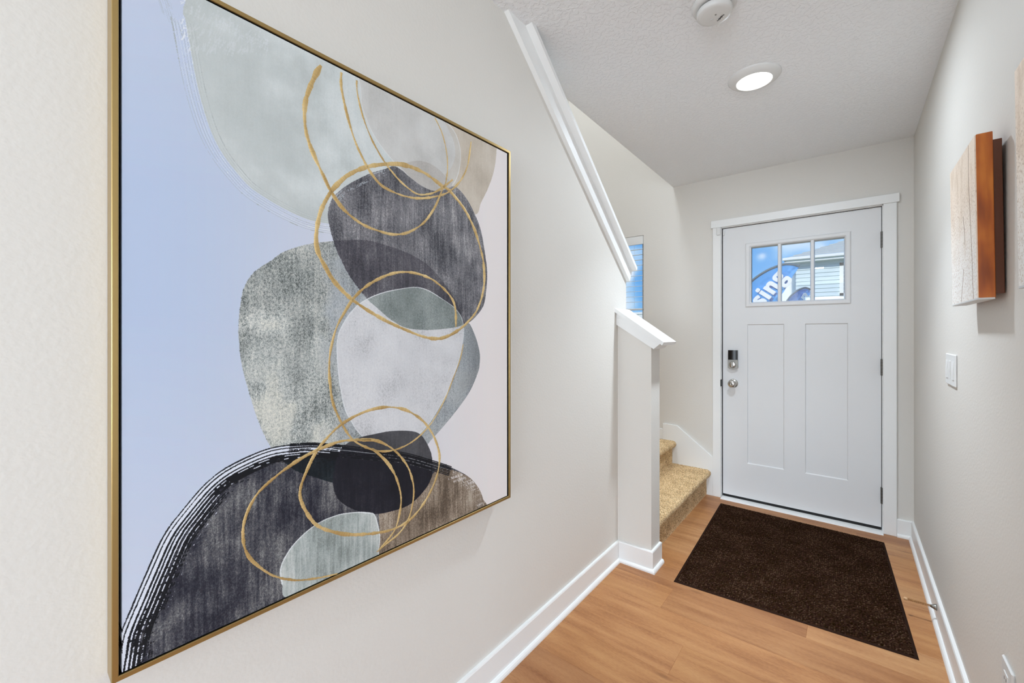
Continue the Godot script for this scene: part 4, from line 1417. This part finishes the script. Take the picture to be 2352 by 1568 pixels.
# ------------------------------------------------------------------ fittings
func build_fittings() -> void:
	# ceiling light
	var L := V(-0.346, CEIL, 2.238)
	var l := thing("ceiling_light", "round white surface disc light glowing on the hall ceiling", "ceiling light", L)
	var st := mesh_tool()
	lathe(st, [Vector2(0.109, 0.0), Vector2(0.109, 0.003), Vector2(0.104, 0.009), Vector2(0.09, 0.017), Vector2(0.078, 0.0215), Vector2(0.0745, 0.0225), Vector2(0.0735, 0.021), Vector2(0.0735, 0.012)], L, Vector3.DOWN, 64)
	obj("trim_ring", st, M.plastic, l)
	st = mesh_tool()
	lathe(st, [Vector2(0.074, 0.017), Vector2(0.06, 0.0195), Vector2(0.03, 0.0212), Vector2(0, 0.0215)], L, Vector3.DOWN, 48)
	var glow := mat(C(255, 255, 255), 0.4)
	glow.emission_enabled = true
	glow.emission = C(255, 252, 246)
	glow.emission_energy_multiplier = 2.2
	obj("lamp_lens", st, glow, l)
	area("ceiling_lamp_light", L + Vector3(0, -0.026, 0), Vector3.DOWN, Vector2(0.13, 0.13), L_LAMP, Color(COOL_TINT))
	# light panel added out of view to brighten the stairwell
	for q in [["added_stair_panel", "long white light panel added unseen high over the stairwell", V(-1.61, 5.3, 1.3), 0.3, 0.04]]:
		var pl := thing(q[0], q[1], "ceiling light", q[2])
		var e: float = q[3]
		st = mesh_tool()
		ring(st, func(p, h): return q[2] + Vector3(p.x, -h, p.y), Rect2(-e - 0.02, -1.02, 2 * e + 0.04, 2.04), [Vector2(0, 0), Vector2(0, q[4]), Vector2(0.02, q[4]), Vector2(0.02, q[4] - 0.004)])
		obj("panel_rim", st, M.plastic, pl)
		st = mesh_tool()
		bx(st, q[2] + Vector3(-e, -q[4] + 0.003, -1.0), q[2] + Vector3(e, -0.001, 1.0))
		obj("fill_diffuser", st, glow, pl)
	var l2: Node3D = l.duplicate()
	l2.name = "ceiling_light_001"
	add_child(l2)
	l2.position = V(-0.417, CEIL, -2.2)
	tag(l2, "round white disc light far behind the camera, reflected in the door panes", "ceiling light", "round ceiling disc lights")
	l.set_meta("group", "round ceiling disc lights")
	area("rear_lamp_light", V(-0.417, CEIL - 0.026, -2.2), Vector3.DOWN, Vector2(0.13, 0.13), L_HALL, Color(COOL_TINT))
	spot("ceiling_lamp_beam", L + Vector3(0, -0.026, 0), 0.06, L_SPOT, Color(COOL_TINT))
	# smoke detector
	var S := V(-0.382, CEIL, 1.652)
	var d := thing("smoke_detector", "round white smoke detector at the top edge of the picture", "smoke detector", S)
	st = mesh_tool()
	lathe(st, [Vector2(0.075, 0.0), Vector2(0.075, 0.005), Vector2(0.072, 0.012), Vector2(0.064, 0.015), Vector2(0.049, 0.015)], S, Vector3.DOWN, 64)
	obj("base_plate", st, M.plastic, d)
	st = mesh_tool()
	lathe(st, [Vector2(0.049, 0.014), Vector2(0.049, 0.022)], S, Vector3.DOWN, 64)
	obj("air_gap", st, M.rubber, d)
	st = mesh_tool()
	lathe(st, [Vector2(0.049, 0.0215), Vector2(0.057, 0.0215), Vector2(0.0595, 0.026), Vector2(0.0585, 0.0365), Vector2(0.055, 0.0415), Vector2(0.045, 0.0435), Vector2(0, 0.0445)], S, Vector3.DOWN, 64)
	var body := obj("detector_cover", st, M.plastic, d)
	for k in 5:
		st = mesh_tool()
		var len: float = [0.004, 0.011, 0.014, 0.011, 0.004][k]
		var c := Vector3(0.004 + 0.0062 * k, -0.0443, -0.029 + 0.004 * k)
		var e := Vector3(0.45, 0, 0.9).normalized() * len / 2
		tube(st, [S + c - e, S + c + e], 0.0015, 6)
		obj("sound_slot", st, M.rubber, body)
	st = mesh_tool()
	lathe(st, [Vector2(0.003, 0.044), Vector2(0.003, 0.0455), Vector2(0, 0.046)], S + Vector3(0.006, 0, 0.006), Vector3.DOWN, 16)
	obj("test_light", st, M.steel, body)
	st = mesh_tool()
	bx(st, S + Vector3(-0.016, -0.0462, -0.012), S + Vector3(-0.006, -0.0435, -0.008), 0.0008)
	obj("test_button", st, M.white2, body)
	# switch
	var w := thing("light_switch", "white three gang switch plate on the right wall below the carved panel", "light switch", V(W_R, 1.05, 2.29))
	st = mesh_tool()
	hb(st, 0.2995, W_R, 1.0505, 1.1695, 2.2, 2.39, 0.003)
	obj("wall_plate", st, M.plastic, w)
	for k in 3:
		st = mesh_tool()
		var c := 2.2335 + 0.0615 * k
		var tilt := 0.0011 if k % 2 == 0 else -0.0011
		prism(st, PackedVector2Array([Vector2(0.3, 1.0765), Vector2(0.2978 - tilt, 1.0765), Vector2(0.2966, 1.11), Vector2(0.2978 + tilt, 1.1435), Vector2(0.3, 1.1435)]), func(p, t): return V(p.x, p.y, t), c - 0.0165, c + 0.0165)
		obj("rocker", st, M.white, w)
	# outlet
	var o := thing("wall_outlet", "white wall outlet low on the right wall at the picture's edge", "outlet", V(W_R, 0.32, 1.55))
	st = mesh_tool()
	hb(st, 0.2995, W_R, 0.325, 0.443, 1.515, 1.6, 0.003)
	obj("wall_plate", st, M.plastic, o)
	for y in [0.364, 0.404]:
		st = mesh_tool()
		hb(st, 0.2975, 0.3, y - 0.0145, y + 0.0145, 1.541, 1.574, 0.002)
		var r := obj("receptacle", st, M.white, o)
		for q in [-0.0065, 0.0065]:
			st = mesh_tool()
			hb(st, 0.2972, 0.298, y - 0.004, y + 0.004, 1.5575 + q - 0.001, 1.5575 + q + 0.001)
			obj("slot", st, M.rubber, r)
	# door stop
	var p := thing("door_stop", "thin metal spring door stop on the right baseboard beside the mat", "door stop", V(0.29, 0.06, 2.553))
	st = mesh_tool()
	lathe(st, [Vector2(0.0, 0.0), Vector2(0.0125, 0.0), Vector2(0.012, 0.004), Vector2(0.0075, 0.014), Vector2(0.0045, 0.02), Vector2(0, 0.02)], V(0.293, 0.072, 2.553), Vector3(-1, 0, 0), 24)
	obj("mount", st, M.steel, p)
	st = mesh_tool()
	var coil := []
	for i in 241:
		var t := i / 240.0
		var a := t * TAU * 22.0
		coil.append(V(0.275 - 0.075 * t, 0.072 + cos(a) * 0.0042, 2.553 + sin(a) * 0.0042))
	tube(st, coil, 0.0011, 6)
	obj("spring", st, M.brass, p)
	st = mesh_tool()
	lathe(st, [Vector2(0.0, -0.002), Vector2(0.0055, -0.002), Vector2(0.0065, 0.002), Vector2(0.0065, 0.008), Vector2(0.005, 0.011), Vector2(0, 0.012)], V(0.2, 0.072, 2.553), Vector3(-1, 0, 0), 20)
	obj("tip", st, mat(C(206, 164, 120), 0.6), p)


func build_mat() -> void:
	var c := [Vector2(-0.69, 2.164), Vector2(0.209, 2.228), Vector2(0.163, 3.352), Vector2(-0.7386, 3.379)]
	var m := thing("door_mat", "dark brown ribbed door mat with a flat rubber border", "door mat", V(-0.26, 0, 2.78))
	var at := func(s: float, t: float) -> Vector2: return c[0].lerp(c[1], s).lerp(c[3].lerp(c[2], s), t)
	var st := mesh_tool()
	var b := 0.012
	var top := [at.call(b / 2, b / 2), at.call(1 - b / 2, b / 2), at.call(1 - b / 2, 1 - b / 2), at.call(b / 2, 1 - b / 2)]
	for i in 4:
		var j := (i + 1) % 4
		quad(st, V(top[i].x, 0.004, top[i].y), V(top[j].x, 0.004, top[j].y), V(c[j].x, 0.0005, c[j].y), V(c[i].x, 0.0005, c[i].y), Vector3.UP)
	quad(st, V(top[0].x, 0.004, top[0].y), V(top[1].x, 0.004, top[1].y), V(top[2].x, 0.004, top[2].y), V(top[3].x, 0.004, top[3].y), Vector3.UP)
	quad(st, V(c[0].x, 0.0003, c[0].y), V(c[1].x, 0.0003, c[1].y), V(c[2].x, 0.0003, c[2].y), V(c[3].x, 0.0003, c[3].y), Vector3.DOWN)
	obj("rubber_border", st, mat(C(42, 26, 18), 0.85, 0, 0.2), m)
	# pile in ribs that run to the door
	var nc := noise(140.0, 2, 71)
	var nb := noise(5.0, 3, 72)
	var pts := []
	var nor := []
	var col := []
	var ns := 200
	var nt := 230
	for i in ns + 1:
		var a := []
		var d := []
		for k in nt + 1:
			var q: Vector2 = at.call(lerpf(b, 1 - b, float(i) / ns), lerpf(b * 0.8, 1 - b * 0.8, float(k) / nt))
			var rib := 0.5 + 0.5 * cos(i * PI)
			var n := nc.get_noise_2d(q.x, q.y)
			var edge := minf(minf(i, ns - i), minf(k, nt - k))
			a.append(V(q.x, 0.004 + (0.0025 + 0.0025 * rib + 0.0025 * n) * (1.0 if edge > 0 else 0.0), q.y))
			var s := clampf(0.35 + n * 0.8 + nb.get_noise_2d(q.x, q.y) * 0.16 + 0.12 * rib, 0.0, 1.0)
			d.append(C(24, 14, 10).lerp(C(74, 53, 40), s).lerp(C(98, 78, 62), smoothstep(0.7, 1.0, s)).srgb_to_linear())
		pts.append(a)
		col.append(d)
	for i in ns + 1:
		var e := []
		for k in nt + 1:
			var x: Vector3 = pts[mini(i + 1, ns)][k] - pts[maxi(i - 1, 0)][k]
			var z: Vector3 = pts[i][mini(k + 1, nt)] - pts[i][maxi(k - 1, 0)]
			var n := x.cross(z).normalized()
			e.append(n if n.y > 0.0 else -n)
		nor.append(e)
	st = mesh_tool()
	skin(st, pts, nor, [], col)
	var mm := mat(Color.WHITE, 1.0, 0, 0.05)
	mm.vertex_color_use_as_albedo = true
	obj("pile", st, mm, m)


# ------------------------------------------------------------------ the street
func build_outside() -> void:
	var st := mesh_tool()
	hb(st, -60, 60, -0.6, -0.3, 3.7, 80)
	hb(st, -60, 60, -0.6, -0.3, -60, -5.8)
	var g := obj("ground", st, M.lawn)
	tag(g, "lawn outside the front door", "ground", "", "structure")
	# house over the street
	var D := 22.0
	var h := thing("house", "pale blue grey house with lap siding and hip roof seen through the door panes", "house", V(3, -0.3, D + 3))
	st = mesh_tool()
	hb(st, -1.93, 8.0, -0.3, 4.3, D + 0.02, D + 8)
	obj("wall", st, M.siding, h)
	var y := 4.3
	while y > 1.7:
		st = mesh_tool()
		prism(st, PackedVector2Array([Vector2(D + 0.02, y), Vector2(D + 0.005, y), Vector2(D - 0.025, y - 0.165), Vector2(D + 0.02, y - 0.165)]), func(p, t): return V(t, p.y, p.x), -1.87, 4.0)
		obj("siding_board", st, M.siding, h)
		y -= 0.165
	st = mesh_tool()
	hb(st, -1.95, -1.84, -0.3, 4.3, D - 0.04, D + 0.1)
	obj("corner_board", st, M.ext_white, h)
	st = mesh_tool()
	hb(st, -2.19, 8.3, 4.28, 4.46, D - 0.42, D - 0.38)
	hb(st, -2.19, -2.15, 4.28, 4.46, D - 0.42, D + 8.4)
	hb(st, -2.19, 8.3, 4.28, 4.31, D - 0.42, D + 0.05)
	obj("fascia", st, M.ext_white, h)
	st = mesh_tool()
	hb(st, -2.25, 8.3, 4.37, 4.49, D - 0.52, D - 0.42, 0.02)
	hb(st, -2.02, -1.93, 0.0, 4.3, D - 0.3, D - 0.2, 0.02)
	obj("gutter", st, M.ext_white, h)
	# hip roof in courses
	var rise := 0.42
	for k in 14:
		var a := 0.3 * k
		var e := 0.3 * (k + 1)
		st = mesh_tool()
		var f0 := D - 0.42
		quad(st, V(-2.19 + a, 4.47 + a * rise + 0.03, f0 + a), V(8.3 - a, 4.47 + a * rise + 0.03, f0 + a), V(8.3 - e, 4.47 + e * rise, f0 + e), V(-2.19 + e, 4.47 + e * rise, f0 + e), V(0, 1, -1))
		quad(st, V(-2.19 + a, 4.47 + a * rise, f0 + a), V(8.3 - a, 4.47 + a * rise, f0 + a), V(8.3 - a, 4.47 + a * rise + 0.03, f0 + a), V(-2.19 + a, 4.47 + a * rise + 0.03, f0 + a), V(0, 0, -1))
		quad(st, V(-2.19 + a, 4.47 + a * rise + 0.03, f0 + a), V(-2.19 + a, 4.47 + a * rise + 0.03, D + 8.4 - a), V(-2.19 + e, 4.47 + e * rise, D + 8.4 - e), V(-2.19 + e, 4.47 + e * rise, f0 + e), V(-1, 1, 0))
		obj("shingle_course", st, M.shingle, h)
	var win := thing_part("window", h)
	st = mesh_tool()
	hb(st, -0.31, -0.18, 2.78, 4.15, D - 0.05, D)
	hb(st, 0.75, 0.88, 2.78, 4.15, D - 0.05, D)
	hb(st, -0.31, 0.88, 4.02, 4.15, D - 0.05, D)
	hb(st, -0.31, 0.88, 2.78, 2.9, D - 0.05, D)
	obj("window_casing", st, M.ext_white, win)
	st = mesh_tool()
	hb(st, -0.18, 0.75, 2.9, 4.02, D - 0.02, D - 0.01)
	obj("window_glass", st, mat(C(70, 90, 104), 0.1), win)
	# fence on the left, seen low in the landing window
	var fe := thing("white_fence", "white board fence far outside, low in the landing window", "fence", V(-6, -0.3, 14))
	for k in 18:
		st = mesh_tool()
		hb(st, -8.4 + 0.25 * k, -8.155 + 0.25 * k, -0.25, 1.9, 14.0, 14.03, 0.004)
		obj("fence_board", st, M.ext_white, fe)
	st = mesh_tool()
	hb(st, -8.4, -3.9, 1.9, 1.97, 13.97, 14.06, 0.005)
	hb(st, -8.4, -3.9, 0.1, 0.2, 13.98, 14.0, 0.005)
	obj("rail", st, M.ext_white, fe)
	# white building left of it
	var b := thing("garage", "white garage wall beside the blue grey house, behind the blue flag", "garage", V(-2.3, -0.3, D + 2))
	st = mesh_tool()
	hb(st, -2.5, -1.96, -0.3, 3.75, D - 0.1, D + 4, 0.02)
	obj("wall", st, M.ext_white, b)
	flag("feather_flag", "tall blue feather flag with white letters in the left and middle panes", "sing", V(-1.85, -0.3, 9.0), 0.0, Vector2(-1.147, 2.065), 0.285)
	flag("feather_flag_001", "blue feather flag farther away, low in the middle pane", "B", V(-1.486, -0.3, 13.2), 55.0, Vector2(-0.926, 2.2), 0.3)


func thing_part(called: String, parent: Node) -> Node3D:
	var o := Node3D.new()
	o.name = called
	parent.add_child(o, true)
	if base_at.has(parent):
		o.position = -base_at[parent]
	return o


func flag(called: String, label: String, word: String, at: Vector3, yaw: float, text_at: Vector2, size: float) -> void:
	var f := thing(called, label, "flag", Vector3.ZERO, "feather flags on the street")
	f.position = at
	f.rotation.y = deg_to_rad(yaw)
	# built with the pole foot at the origin; pole curve and trailing edge as (u, y) seen from the door
	var foot := Vector2(-1.85, -0.3)
	var pole := catmull([Vector2(-1.85, -0.3), Vector2(-1.83, 0.7), Vector2(-1.76, 1.45), Vector2(-1.6, 2.0), Vector2(-1.43, 2.231), Vector2(-1.194, 2.398), Vector2(-0.956, 2.486), Vector2(-0.8245, 2.484), Vector2(-0.683, 2.443)], false, 8)
	var trail := catmull([Vector2(-1.5, 0.35), Vector2(-1.36, 0.85), Vector2(-1.2, 1.38), Vector2(-1.03, 1.8), Vector2(-0.9, 2.04), Vector2(-0.79, 2.25), Vector2(-0.683, 2.443)], false, 8)
	var st := mesh_tool()
	var line := []
	for p in pole:
		line.append(Vector3(p.x - foot.x, p.y - foot.y, 0))
	tube(st, line, 0.022, 8)
	obj("pole", st, M.flag_edge, f)
	var pts := []
	var nor := []
	var n := 48
	var nz := noise(3.2, 2, 81)
	for i in n + 1:
		var t := float(i) / n
		var a := pole[int(lerpf(14, pole.size() - 1, t))] - foot
		var b := trail[int(t * (trail.size() - 1))] - foot
		var row := []
		for k in 25:
			var q := a.lerp(b, k / 24.0)
			row.append(Vector3(q.x, q.y, 0.045 * nz.get_noise_2d(q.x * 2.0, q.y * 2.0) * (k / 24.0)))
		pts.append(row)
	for i in n + 1:
		var e := []
		for k in 25:
			var x: Vector3 = pts[mini(i + 1, n)][k] - pts[maxi(i - 1, 0)][k]
			var z: Vector3 = pts[i][mini(k + 1, 24)] - pts[i][maxi(k - 1, 0)]
			var m := x.cross(z)
			m = m.normalized() if m.length() > 1e-9 else Vector3(0, 0, 1)
			e.append(m if m.z > 0.0 else -m)
		nor.append(e)
	st = mesh_tool()
	skin(st, pts, nor)
	obj("cloth", st, M.flag, f)
	var tm := TextMesh.new()
	var font := SystemFont.new()
	font.font_names = PackedStringArray(["Droid Sans"])
	font.font_weight = 700
	tm.font = font
	tm.text = word
	tm.font_size = 64
	tm.pixel_size = size / 64.0 * 1.25
	tm.depth = 0.012
	st = mesh_tool()
	for q in [Vector3(-1, -1, 0), Vector3(1, -1, 0.1), Vector3(-1, 1, 0.2), Vector3(1, 1, 0.3)]:
		st.append_from(tm, 0, Transform3D(Basis.IDENTITY, q * size * 0.028))
	var o := obj("lettering", st, M.ext_white, f)
	o.position = Vector3(text_at.x - foot.x, text_at.y - foot.y, 0.05)
	o.rotation.z = deg_to_rad(52.0)
